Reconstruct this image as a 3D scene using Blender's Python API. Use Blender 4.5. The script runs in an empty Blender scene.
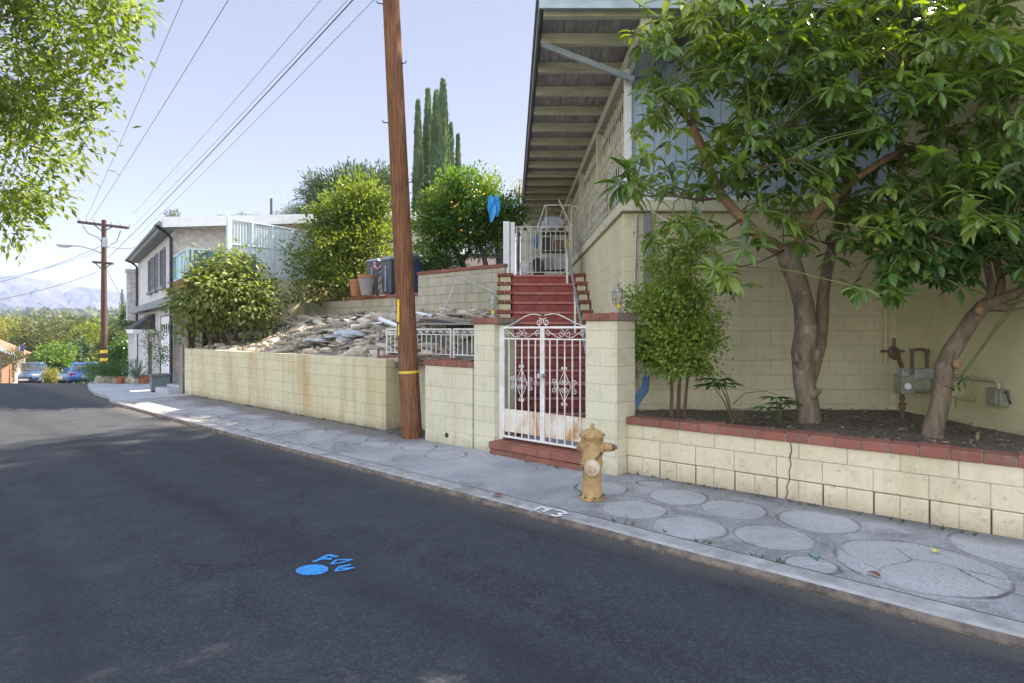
import bpy, math, random
from mathutils import Vector, Matrix, noise
random.seed(7)
R = math.radians
scene = bpy.context.scene
COL = scene.collection
EYE = 1.6; F = 600.0; HZ = 330.0
CA, SA = 0.749, 0.6626            # the street runs 41.5 degrees across the view
TH = math.atan2(-SA, CA)
def P(t, n, z=0.0):               # street frame (t along to the right, n away from the road) -> world
    return Vector((t*CA + n*SA, -t*SA + n*CA, z))
def at(u, v, Y):                  # a point of the photo at depth Y -> world
    return Vector(((u-512)/F*Y, Y, EYE+(HZ-v)/F*Y))
def rnd(a, b): return random.uniform(a, b)
def rdir():
    while True:
        v = Vector((rnd(-1,1), rnd(-1,1), rnd(-1,1)))
        if 0.05 < v.length < 1: return v.normalized()
def smooth01(x):
    x = max(0.0, min(1.0, x)); return x*x*(3-2*x)

# ------------------------------------------------------------------ mesh builder
class MB:
    def __init__(s): s.v = []; s.f = []
    def add(s, vs, fs):
        o = len(s.v); s.v.extend([tuple(p) for p in vs]); s.f.extend([tuple(i+o for i in f) for f in fs])
    def box(s, c, d, rot=None, taper=1.0):
        hx, hy, hz = d[0]/2, d[1]/2, d[2]/2
        vs = []
        for z, k in ((-hz, 1.0), (hz, taper)):
            for x, y in ((-hx,-hy),(hx,-hy),(hx,hy),(-hx,hy)): vs.append(Vector((x*k, y*k, z)))
        if rot is not None: vs = [rot @ p for p in vs]
        c = Vector(c)
        s.add([p+c for p in vs], [(0,3,2,1),(4,5,6,7),(0,1,5,4),(1,2,6,5),(2,3,7,6),(3,0,4,7)])
    def mm(s, x0, x1, y0, y1, z0, z1):
        s.box(((x0+x1)/2,(y0+y1)/2,(z0+z1)/2), (abs(x1-x0),abs(y1-y0),abs(z1-z0)))
    def bar(s, a, b, w, h, up=(0,0,1)):
        a = Vector(a); b = Vector(b); d = b-a; L = d.length
        if L < 1e-6: return
        x = d/L; up = Vector(up)
        if abs(x.dot(up)) > 0.98: up = Vector((0,1,0))
        y = up.cross(x).normalized(); z = x.cross(y)
        m = Matrix((x, y, z)).transposed()
        s.box((a+b)/2, (L, w, h), m)
    def tube(s, pts, r, n=8, caps=True):
        pts = [Vector(p) for p in pts]; k = len(pts)
        rs = r if isinstance(r, (list, tuple)) else [r]*k
        ref = None; rings = []
        for i, p in enumerate(pts):
            d = (pts[min(i+1,k-1)]-pts[max(i-1,0)])
            d = d.normalized() if d.length > 1e-9 else Vector((0,0,1))
            if ref is None:
                ref = Vector((0,0,1)) if abs(d.z) < .9 else Vector((1,0,0))
            x = (ref - d*ref.dot(d))
            x = x.normalized() if x.length > 1e-6 else d.orthogonal().normalized()
            ref = x; y = d.cross(x)
            rings.append([p + (x*math.cos(2*math.pi*j/n)+y*math.sin(2*math.pi*j/n))*rs[i] for j in range(n)])
        vs = [p for g in rings for p in g]; fs = []
        for i in range(k-1):
            for j in range(n):
                a = i*n+j; b = i*n+(j+1)%n
                fs.append((a, b, b+n, a+n))
        if caps: fs.append(tuple(range(n-1,-1,-1))); fs.append(tuple((k-1)*n+j for j in range(n)))
        s.add(vs, fs)
    def lathe(s, prof, c=(0,0,0), n=20, axis=None):
        c = Vector(c); m = Matrix.Identity(3)
        if axis is not None: m = Vector((0,0,1)).rotation_difference(Vector(axis)).to_matrix()
        vs = []; fs = []
        for r, z in prof:
            for j in range(n):
                a = 2*math.pi*j/n; vs.append(c + m @ Vector((max(r,1e-4)*math.cos(a), max(r,1e-4)*math.sin(a), z)))
        for i in range(len(prof)-1):
            for j in range(n):
                a = i*n+j; b = i*n+(j+1)%n
                fs.append((a, b, b+n, a+n))
        fs.append(tuple(range(n-1,-1,-1))); fs.append(tuple((len(prof)-1)*n+j for j in range(n)))
        s.add(vs, fs)
    def prism(s, poly, z0, z1):       # polygon (x,y) extruded in z
        n = len(poly); vs = [(p[0],p[1],z0) for p in poly]+[(p[0],p[1],z1) for p in poly]
        s.add(vs, [tuple(range(n-1,-1,-1)), tuple(range(n,2*n))]+[(i,(i+1)%n,(i+1)%n+n,i+n) for i in range(n)])
    def prism_y(s, poly, y0, y1):     # polygon (x,z) extruded in y
        n = len(poly); vs = [(p[0],y0,p[1]) for p in poly]+[(p[0],y1,p[1]) for p in poly]
        s.add(vs, [tuple(range(n)), tuple(range(2*n-1,n-1,-1))]+[(i,i+n,(i+1)%n+n,(i+1)%n) for i in range(n)])
    def prism_x(s, poly, x0, x1):     # polygon (y,z) extruded in x
        n = len(poly); vs = [(x0,p[0],p[1]) for p in poly]+[(x1,p[0],p[1]) for p in poly]
        s.add(vs, [tuple(range(n-1,-1,-1)), tuple(range(n,2*n))]+[(i,(i+1)%n,(i+1)%n+n,i+n) for i in range(n)])
    def rock(s, c, r, seed):
        vs = []; fs = []; n, k = 8, 6
        rx, ry, rz = r
        for i in range(k+1):
            ph = math.pi*i/k
            for j in range(n):
                a = 2*math.pi*j/n
                d = Vector((math.sin(ph)*math.cos(a), math.sin(ph)*math.sin(a), math.cos(ph)))
                q = 1 + .42*noise.noise(d*1.6+Vector((seed*3.1,seed*1.7,seed))) + .15*noise.noise(d*4+Vector((seed,0,0)))
                m = max(abs(d.x),abs(d.y),abs(d.z))
                q *= .62/m*.55+.5
                vs.append(Vector((d.x*rx*q+c[0], d.y*ry*q+c[1], d.z*rz*q+c[2])))
        for i in range(k):
            for j in range(n):
                a = i*n+j; b = i*n+(j+1)%n
                fs.append((a, a+n, b+n, b))
        s.add(vs, fs)
    # leaves ---------------------------------------------------------------
    def leaf1(s, p, d, nrm, L, W):      # folded diamond, 2 faces
        side = d.cross(nrm)
        side = side.normalized() if side.length > 1e-5 else d.orthogonal().normalized()
        m = p + d*L*.45
        s.add([p, m+side*W*.5+nrm*W*.18, p+d*L, m-side*W*.5+nrm*W*.18], [(0,1,2),(0,2,3)])
    def leafN(s, p, d, nrm, L, W, bend=.5, segs=4, prof=(.0,.75,1.0,.72,.0)):
        side = d.cross(nrm)
        side = side.normalized() if side.length > 1e-5 else d.orthogonal().normalized()
        nr = side.cross(d).normalized()
        vs = []; cur = Vector(p); dd = d.copy(); st = L/segs
        g = Vector((0,0,-1))
        for i in range(segs+1):
            w = W*.5*prof[i]
            fold = nr*w*.35
            vs += [cur+side*w+fold, cur.copy(), cur-side*w+fold]
            cur = cur + dd*st
            dd = (dd + g*bend/segs).normalized(); nr = side.cross(dd).normalized()
        fs = []
        for i in range(segs):
            a = i*3; fs += [(a,a+1,a+4,a+3),(a+1,a+2,a+5,a+4)]
        s.add(vs, fs)

def obj(name, mb, mat, parent=None, smooth=False, bevel=0.0, loc=None, rotz=None, segs=2):
    me = bpy.data.meshes.new(name); me.from_pydata(mb.v, [], mb.f); me.update()
    if mat is not None: me.materials.append(mat)
    o = bpy.data.objects.new(name, me); COL.objects.link(o)
    if parent is not None: o.parent = parent
    if loc is not None: o.location = loc
    if rotz is not None: o.rotation_euler = (0,0,rotz)
    if smooth:
        for p in me.polygons: p.use_smooth = True
    if smooth:
        me.set_sharp_from_angle(angle=R(38))
    if bevel:
        b = o.modifiers.new('bevel','BEVEL'); b.width = bevel; b.segments = segs; b.limit_method = 'ANGLE'; b.angle_limit = R(40)
    return o
def thing(name, label, cat, loc=(0,0,0), rotz=0.0, group=None):
    o = bpy.data.objects.new(name, None); COL.objects.link(o)
    o.empty_display_size = .2
    o.location = loc; o.rotation_euler = (0,0,rotz)
    tag(o, label, cat, group); return o
def tag(o, label, cat, group=None, kind=None):
    o['label'] = label; o['category'] = cat
    if group: o['group'] = group
    if kind: o['kind'] = kind
    return o
def struct(name, mb, mat, **k):
    o = obj(name, mb, mat, **k); o['kind'] = 'structure'; return o
def dup(root, loc, rotz=None, label=None, group=None, scale=None):
    r = root.copy(); COL.objects.link(r); r.location = loc
    if rotz is not None: r.rotation_euler = (0,0,rotz)
    if scale is not None: r.scale = scale
    if label: r['label'] = label
    if group: r['group'] = group
    for ch in list(root.children):
        c = ch.copy(); COL.objects.link(c); c.parent = r
        for g in list(ch.children):
            d = g.copy(); COL.objects.link(d); d.parent = c
    return r

# ------------------------------------------------------------------ materials
class NT:
    def __init__(s, name):
        s.m = bpy.data.materials.new(name); s.m.use_nodes = True
        s.t = s.m.node_tree; s.t.nodes.clear()
        s.out = s.n('ShaderNodeOutputMaterial')
        s.b = s.n('ShaderNodeBsdfPrincipled'); s.l(s.b.outputs[0], s.out.inputs[0])
        s.tc = s.n('ShaderNodeTexCoord'); s.obj = s.tc.outputs['Object']
    def n(s, t, **k):
        x = s.t.nodes.new(t)
        for a, b in k.items(): setattr(x, a, b)
        return x
    def l(s, a, b): s.t.links.new(a, b)
    def setin(s, sock, v):
        if hasattr(v, 'links') or isinstance(v, bpy.types.NodeSocket): s.l(v, sock)
        elif isinstance(v, (tuple, list)) and len(v) == 3 and sock.type == 'RGBA': sock.default_value = (*v, 1)
        else: sock.default_value = v
    def noise(s, scale=5, detail=4, rough=.55, vec=None, dist=0.0, out=0):
        x = s.n('ShaderNodeTexNoise'); x.inputs['Scale'].default_value = scale
        x.inputs['Detail'].default_value = detail; x.inputs['Roughness'].default_value = rough
        x.inputs['Distortion'].default_value = dist
        s.l(vec if vec is not None else s.obj, x.inputs['Vector']); return x.outputs[out]
    def vor(s, scale=5, feature='F1', out='Distance', vec=None, rand=1.0):
        x = s.n('ShaderNodeTexVoronoi', feature=feature); x.inputs['Scale'].default_value = scale
        x.inputs['Randomness'].default_value = rand
        s.l(vec if vec is not None else s.obj, x.inputs['Vector']); return x.outputs[out]
    def ramp(s, fac, stops):
        x = s.n('ShaderNodeValToRGB'); e = x.color_ramp.elements
        while len(e) < len(stops): e.new(.5)
        for el, (p, c) in zip(e, stops):
            el.position = p; el.color = (*c, 1) if isinstance(c, (tuple, list)) else (c, c, c, 1)
        s.l(fac, x.inputs[0]); return x.outputs[0]
    def mix(s, fac, a, b, mode='MIX'):
        x = s.n('ShaderNodeMix', data_type='RGBA', blend_type=mode)
        s.setin(x.inputs[0], fac); s.setin(x.inputs[6], a); s.setin(x.inputs[7], b); return x.outputs[2]
    def math(s, op, a, b=0.0, clamp=False):
        x = s.n('ShaderNodeMath', operation=op, use_clamp=clamp); s.setin(x.inputs[0], a); s.setin(x.inputs[1], b); return x.outputs[0]
    def mapr(s, v, a, b, c=0.0, d=1.0):
        x = s.n('ShaderNodeMapRange'); s.setin(x.inputs[0], v)
        for i, q in enumerate((a, b, c, d)): x.inputs[i+1].default_value = q
        return x.outputs[0]
    def scalev(s, v, k):
        x = s.n('ShaderNodeVectorMath', operation='MULTIPLY'); s.l(v, x.inputs[0]); x.inputs[1].default_value = k; return x.outputs[0]
    def sep(s, v):
        x = s.n('ShaderNodeSeparateXYZ'); s.l(v, x.inputs[0]); return x.outputs
    def comb(s, a, b, c=0.0):
        x = s.n('ShaderNodeCombineXYZ'); s.setin(x.inputs[0], a); s.setin(x.inputs[1], b); s.setin(x.inputs[2], c); return x.outputs[0]
    def bump(s, h, strength=.3, dist=.01, normal=None):
        x = s.n('ShaderNodeBump'); x.inputs['Strength'].default_value = strength; x.inputs['Distance'].default_value = dist
        s.l(h, x.inputs['Height'])
        if normal is not None: s.l(normal, x.inputs['Normal'])
        s.l(x.outputs[0], s.b.inputs['Normal']); return x.outputs[0]
    def fin(s, col, rough=.8, metal=0.0, spec=.4):
        s.setin(s.b.inputs['Base Color'], col); s.setin(s.b.inputs['Roughness'], rough)
        s.b.inputs['Metallic'].default_value = metal; s.b.inputs['Specular IOR Level'].default_value = spec
        return s.m

def simple(name, c1, c2=None, scale=6, rough=.7, metal=0.0, bump=.15, bscale=60, stain=None, stain_amt=.5, spec=.4, stretch=None, bdist=.004):
    t = NT(name); c2 = c2 or tuple(x*.75 for x in c1)
    vec = t.scalev(t.obj, stretch) if stretch else t.obj
    f = t.noise(scale, 5, .6, vec)
    col = t.mix(t.mapr(f, .35, .65), c1, c2)
    if stain:
        g = t.noise(scale*.45, 6, .65, vec, .6)
        col = t.mix(t.mapr(g, .52, .68, 0, stain_amt), col, stain)
    if bump: t.bump(t.noise(bscale, 4, .6, vec), bump, bdist)
    r = t.mapr(t.noise(scale*2.2, 3, .5, vec), .3, .7, rough*.88, min(1, rough*1.1))
    return t.fin(col, r, metal, spec)

def facing_uv(t):            # (along, height) on vertical faces of any axis-aligned wall, in the wall's own frame
    nrm = t.sep(t.tc.outputs['Normal']); o = t.sep(t.obj)
    ax = t.math('GREATER_THAN', t.math('ABSOLUTE', nrm[0]), .7)
    x = t.n('ShaderNodeMix', data_type='FLOAT'); t.l(ax, x.inputs[0]); t.l(o[0], x.inputs[2]); t.l(o[1], x.inputs[3])
    az = t.math('GREATER_THAN', t.math('ABSOLUTE', nrm[2]), .7)
    y = t.n('ShaderNodeMix', data_type='FLOAT'); t.l(az, y.inputs[0]); t.l(o[2], y.inputs[2]); t.l(o[1], y.inputs[3])
    return t.comb(x.outputs[0], y.outputs[0]), o

def blockmat(name, c1, c2, mortar, bw=.4, bh=.2, ms=.004, streak=None, streak_amt=.5, gap_rows=False, rust=None, low=None, offz=0.0, bumpd=.006, ruststops=(.62,.75)):
    t = NT(name); uv, o = facing_uv(t)
    wob = t.noise(1.7, 3, .5, t.obj, out=1)
    w2 = t.n('ShaderNodeVectorMath', operation='MULTIPLY_ADD'); t.l(wob, w2.inputs[0]); w2.inputs[1].default_value = (.012,.012,0); t.l(uv, w2.inputs[2])
    br = t.n('ShaderNodeTexBrick'); t.l(w2.outputs[0], br.inputs['Vector'])
    br.offset = .5; br.inputs['Scale'].default_value = 1; br.inputs['Mortar Size'].default_value = ms
    br.inputs['Mortar Smooth'].default_value = .4; br.inputs['Brick Width'].default_value = bw; br.inputs['Row Height'].default_value = bh
    br.inputs['Color1'].default_value = (*c1,1); br.inputs['Color2'].default_value = (*c2,1); br.inputs['Mortar'].default_value = (*mortar,1)
    br.inputs['Bias'].default_value = -.2
    mf = t.math('MULTIPLY', br.outputs['Fac'], t.mapr(t.noise(2.3, 4, .6), .38, .6, .25, 1.0))
    base = t.mix(t.mapr(t.noise(1.1, 5, .6), .35, .65), c1, c2)
    col = t.mix(t.math('MULTIPLY', mf, .7), t.mix(.5, base, br.outputs['Color']), mortar)
    pit = t.mapr(t.vor(38, 'F1'), .05, .28, .35, 0); col = t.mix(t.math('MULTIPLY', pit, t.mapr(t.noise(4,3), .42, .6)), col, mortar)
    col = t.mix(t.mapr(t.noise(28, 4, .65), .3, .75, .0, .28), col, tuple(x*.62 for x in c2))
    if streak:
        sv = t.comb(t.math('MULTIPLY', o[0], 3.2), t.math('MULTIPLY', o[2], .35), t.math('MULTIPLY', o[1], 1.0))
        g = t.noise(1.0, 5, .6, sv)
        col = t.mix(t.mapr(g, .48, .7, 0, streak_amt), col, streak)
    if rust:
        g = t.noise(.9, 4, .55, t.comb(t.math('MULTIPLY', o[0], 1.6), t.math('MULTIPLY', o[2], .5), o[1]))
        col = t.mix(t.mapr(g, ruststops[0], ruststops[1], 0, .5), col, rust)
    if low:                  # dirt splashed along the foot of the wall
        h = t.math('ADD', o[2], t.math('MULTIPLY', t.noise(5, 4, .6), .22))
        col = t.mix(t.mapr(h, .10, .26, .6, 0), col, low)
    col = t.mix(t.mapr(t.noise(6.5, 6, .72), .52, .72, 0, .42), col, tuple(x*.55 for x in c2))
    chip = t.math('ADD', t.noise(13, 6, .8), t.mapr(o[2], 0, .7, .10, 0)); chm = t.mapr(chip, .665, .70)
    col = t.mix(t.math('MULTIPLY', chm, .5), col, (.30,.26,.19))
    hh = t.math('ADD', t.math('ADD', t.math('MULTIPLY', mf, -1.0), t.math('MULTIPLY', chm, -.3)), t.math('MULTIPLY', t.noise(55, 4, .7), .42))
    t.bump(hh, .8, bumpd)
    return t.fin(col, .85, 0, .25)

def leafmat(name, c1, c2, c3=None, trans=.35, rough=.5, tcol=None, spec=.35):
    t = NT(name)
    g = t.n('ShaderNodeNewGeometry'); rpi = g.outputs['Random Per Island']
    col = t.mix(rpi, c1, c2)
    if c3: col = t.mix(t.mapr(t.noise(.9, 3, .5), .48, .68, 0, .8), col, c3)
    t.fin(col, rough, 0, spec)
    tr = t.n('ShaderNodeBsdfTranslucent')
    t.l(t.mix(1.0, col, tcol or (1.5,1.7,.55), 'MULTIPLY'), tr.inputs[0])
    ms = t.n('ShaderNodeMixShader'); ms.inputs[0].default_value = trans
    t.l(t.b.outputs[0], ms.inputs[1]); t.l(tr.outputs[0], ms.inputs[2]); t.l(ms.outputs[0], t.out.inputs[0])
    return t.m

def barkmat(name, c1, c2, c3=None, scale=9, bump=.8):
    t = NT(name); v = t.scalev(t.obj, (1,1,.28))
    f = t.noise(scale, 6, .65, v, .4)
    col = t.mix(t.mapr(f, .35, .65), c1, c2)
    if c3: col = t.mix(t.mapr(t.noise(3, 4, .6), .55, .66), col, c3)
    col = t.mix(t.mapr(t.noise(scale*4, 5, .75, v), .5, .72, 0, .55), col, tuple(x*.45 for x in c2))
    t.bump(t.noise(scale*3, 6, .75, v, .5), bump, .02)
    return t.fin(col, .9, 0, .15)

def woodmat(name, c1, c2, grain=(14,14,.8), scale=3.0, rough=.85, bump=.5, c3=None):
    t = NT(name); v = t.scalev(t.obj, grain)
    f = t.noise(scale, 6, .7, v, .3)
    col = t.mix(t.mapr(f, .3, .7), c1, c2)
    if c3: col = t.mix(t.mapr(t.noise(1.3, 5, .6, t.scalev(t.obj,(1.5,1.5,.7))), .5, .68, 0, .75), col, c3)
    if c3:
        g = t.noise(3.2, 6, .8, t.scalev(t.obj,(28,28,.55)), .6); col = t.mix(t.mapr(g, .56, .64, 0, .85), col, tuple(x*.35 for x in c2)); t.bump(t.math('ADD', f, t.mapr(g,.56,.64,0,-1)), bump, .01)
    else: t.bump(f, bump, .006)
    return t.fin(col, rough, 0, .2)

MT = {}
cream1, cream2 = (.66,.595,.40), (.56,.50,.325)
MT['wall_left'] = blockmat('painted_block_stained', cream1, cream2, (.30,.28,.19), streak=(.36,.25,.12), streak_amt=.62, low=(.20,.16,.10), rust=(.45,.29,.11), ruststops=(.46,.68))
MT['wall_paint'] = blockmat('painted_block', (.66,.61,.44), (.57,.525,.37), (.36,.34,.25), ms=.003, low=(.33,.29,.2), streak=(.40,.32,.19), streak_amt=.45)
MT['planter'] = blockmat('planter_block', (.70,.61,.42), (.60,.52,.345), (.27,.24,.17), ms=.005, low=(.34,.27,.17), rust=(.50,.30,.17), streak=(.42,.33,.19), streak_amt=.5)
MT['house_block'] = blockmat('house_block', (.68,.62,.42), (.60,.545,.355), (.34,.32,.23), ms=.003, streak=(.42,.37,.24), streak_amt=.3)
MT['upper_block'] = blockmat('old_block', (.46,.42,.32), (.36,.33,.24), (.17,.15,.11), ms=.008, streak=(.2,.17,.12), streak_amt=.5, bumpd=.012)
def brickm(name, c1, c2, mortar):
    t = NT(name); g = t.n('ShaderNodeNewGeometry')
    col = t.mix(g.outputs['Random Per Island'], c1, c2)
    col = t.mix(t.mapr(t.noise(9, 5, .65), .5, .72, 0, .7), col, mortar)
    t.bump(t.noise(70, 4, .7), .4, .004); return t.fin(col, .85, 0, .25)
MT['brick'] = brickm('red_brick', (.30,.112,.075), (.205,.08,.055), (.22,.15,.12))
MT['brick_dark'] = brickm('worn_red_brick', (.26,.09,.06), (.19,.07,.05), (.17,.12,.09))
MT['mortar'] = simple('mortar', (.24,.2,.16), (.15,.13,.11), 20, .95)
MT['stair0'] = simple('red_painted_concrete', (.30,.05,.042), (.20,.034,.03), 5, .6, bump=.3, bscale=40, stain=(.18,.085,.075), stain_amt=.8)
MT['white_iron'] = simple('white_painted_iron', (.78,.77,.72), (.66,.64,.58), 9, .5, bump=.1, stain=(.35,.2,.1), stain_amt=.35)
MT['cream_paint'] = simple('cream_painted_wood', (.60,.57,.42), (.50,.47,.34), 6, .7, stain=(.33,.29,.2), stain_amt=.4)
MT['green_cream'] = simple('pale_green_painted_timber', (.62,.64,.52), (.50,.52,.42), 4, .75, bump=.3, stain=(.30,.28,.20), stain_amt=.6, stretch=(1,3,3))
MT['roof_board'] = simple('weathered_boards', (.48,.47,.48), (.28,.27,.28), 5, .9, bump=.4, stretch=(3,.4,3), stain=(.25,.24,.24), stain_amt=.5)
MT['fascia'] = simple('blue_grey_fascia', (.36,.42,.46), (.27,.33,.37), 4, .7, stain=(.42,.44,.42), stain_amt=.4)
MT['blue_siding'] = simple('pale_blue_siding', (.44,.56,.70), (.35,.47,.62), 2.5, .65, bump=.2, stretch=(2,2,.4), stain=(.42,.5,.58), stain_amt=.4)
MT['blue_pipe'] = simple('blue_painted_metal', (.12,.24,.42), (.10,.17,.28), 8, .55, stain=(.12,.12,.13), stain_amt=.6)
MT['stucco_wing'] = simple('cream_stucco', (.56,.515,.31), (.48,.44,.25), 1.2, .95, bump=.6, bscale=120, stain=(.30,.26,.09), stain_amt=.7)
MT['white_stucco'] = simple('rough_white_stucco', (.66,.64,.62), (.42,.40,.40), 7, .95, bump=1.0, bscale=22, bdist=.03)
MT['white_trim'] = simple('white_trim', (.78,.78,.78), (.68,.68,.68), 5, .6)
MT['grey_trim'] = simple('grey_trim', (.24,.25,.26), (.18,.19,.2), 5, .7)
MT['dark_metal'] = simple('dark_metal', (.045,.045,.05), (.03,.03,.03), 9, .5)
MT['galv'] = simple('galvanised_metal', (.45,.46,.47), (.33,.34,.35), 9, .45, metal=.6)
MT['brown_pipe'] = simple('brown_rusty_pipe', (.16,.1,.06), (.09,.06,.04), 9, .7)
MT['glass'] = simple('dark_window_glass', (.05,.06,.07), (.03,.035,.04), 2, .12, bump=0, spec=.7)
MT['rust_iron'] = simple('rusty_white_panel', (.70,.66,.58), (.60,.50,.36), 6, .6, stain=(.42,.19,.05), stain_amt=1.0, stretch=(1,1,.5))
# ------------------------------------------------------------------ ground materials
def asphalt():
    t = NT('asphalt')
    mp = t.n('ShaderNodeMapping'); mp.inputs['Rotation'].default_value = (0,0,-TH); t.l(t.obj, mp.inputs[0]); sv = mp.outputs[0]
    col = t.mix(t.mapr(t.noise(.55, 5, .6), .35, .65), (.036,.040,.048), (.025,.028,.034))
    lane = t.noise(1.6, 4, .55, t.scalev(sv, (.12, 1.5, 1)))
    col = t.mix(t.mapr(lane, .5, .68, 0, .55), col, (.015,.017,.022))
    col = t.mix(t.mapr(t.noise(2.2, 5, .7), .52, .70, 0, .6), col, (.055,.060,.070))
    sp = t.vor(75, 'F1', 'Color'); sg = t.sep(sp)[0]
    col = t.mix(t.mapr(sg, .55, 1, 0, .5), col, (.085,.09,.10))
    col = t.mix(t.mapr(t.noise(210, 2, .6), .52, .75, 0, .45), col, (.015,.016,.018))
    w3 = t.n('ShaderNodeVectorMath', operation='MULTIPLY_ADD'); t.l(t.noise(2.2, 4, .65, out=1), w3.inputs[0]); w3.inputs[1].default_value = (.6,.6,0); t.l(t.obj, w3.inputs[2])
    ck = t.math('MULTIPLY', t.mapr(t.vor(.33, 'DISTANCE_TO_EDGE', 'Distance', w3.outputs[0]), 0, .0035, 1, 0), t.mapr(t.noise(.5, 3), .47, .55))
    col = t.mix(t.math('MULTIPLY', ck, .8), col, (.010,.011,.013))
    oil = t.mapr(t.noise(1.15, 3, .5, t.scalev(sv, (.7,1,1))), .69, .76, 0, .55); col = t.mix(oil, col, (.014,.015,.018))
    trk = t.mapr(t.math('ABSOLUTE', t.math('SUBTRACT', t.math('ADD', t.sep(sv)[1], t.math('MULTIPLY', t.noise(.35,2), .9)), 2.75)), .0, .32, .55, 0)
    col = t.mix(trk, col, (.019,.021,.026))
    trk2 = t.mapr(t.math('ABSOLUTE', t.math('SUBTRACT', t.math('ADD', t.sep(sv)[1], t.math('MULTIPLY', t.noise(.35,2), .9)), 1.2)), .0, .35, .5, 0)
    col = t.mix(trk2, col, (.019,.021,.026))
    n = t.sep(sv)[1]        # dust and grit gathered along the gutter
    gut = t.math('ADD', n, t.math('MULTIPLY', t.noise(3, 5, .7), .5))
    col = t.mix(t.mapr(gut, 4.05, 4.36, 0, .8), col, (.095,.085,.072))
    h = t.math('ADD', t.noise(150, 3, .7), t.math('MULTIPLY', t.vor(90, 'F1'), .8))
    t.bump(h, .5, .006)
    return t.fin(col, t.mapr(t.noise(3, 3), .3, .7, .74, .93), 0, .3)

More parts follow.
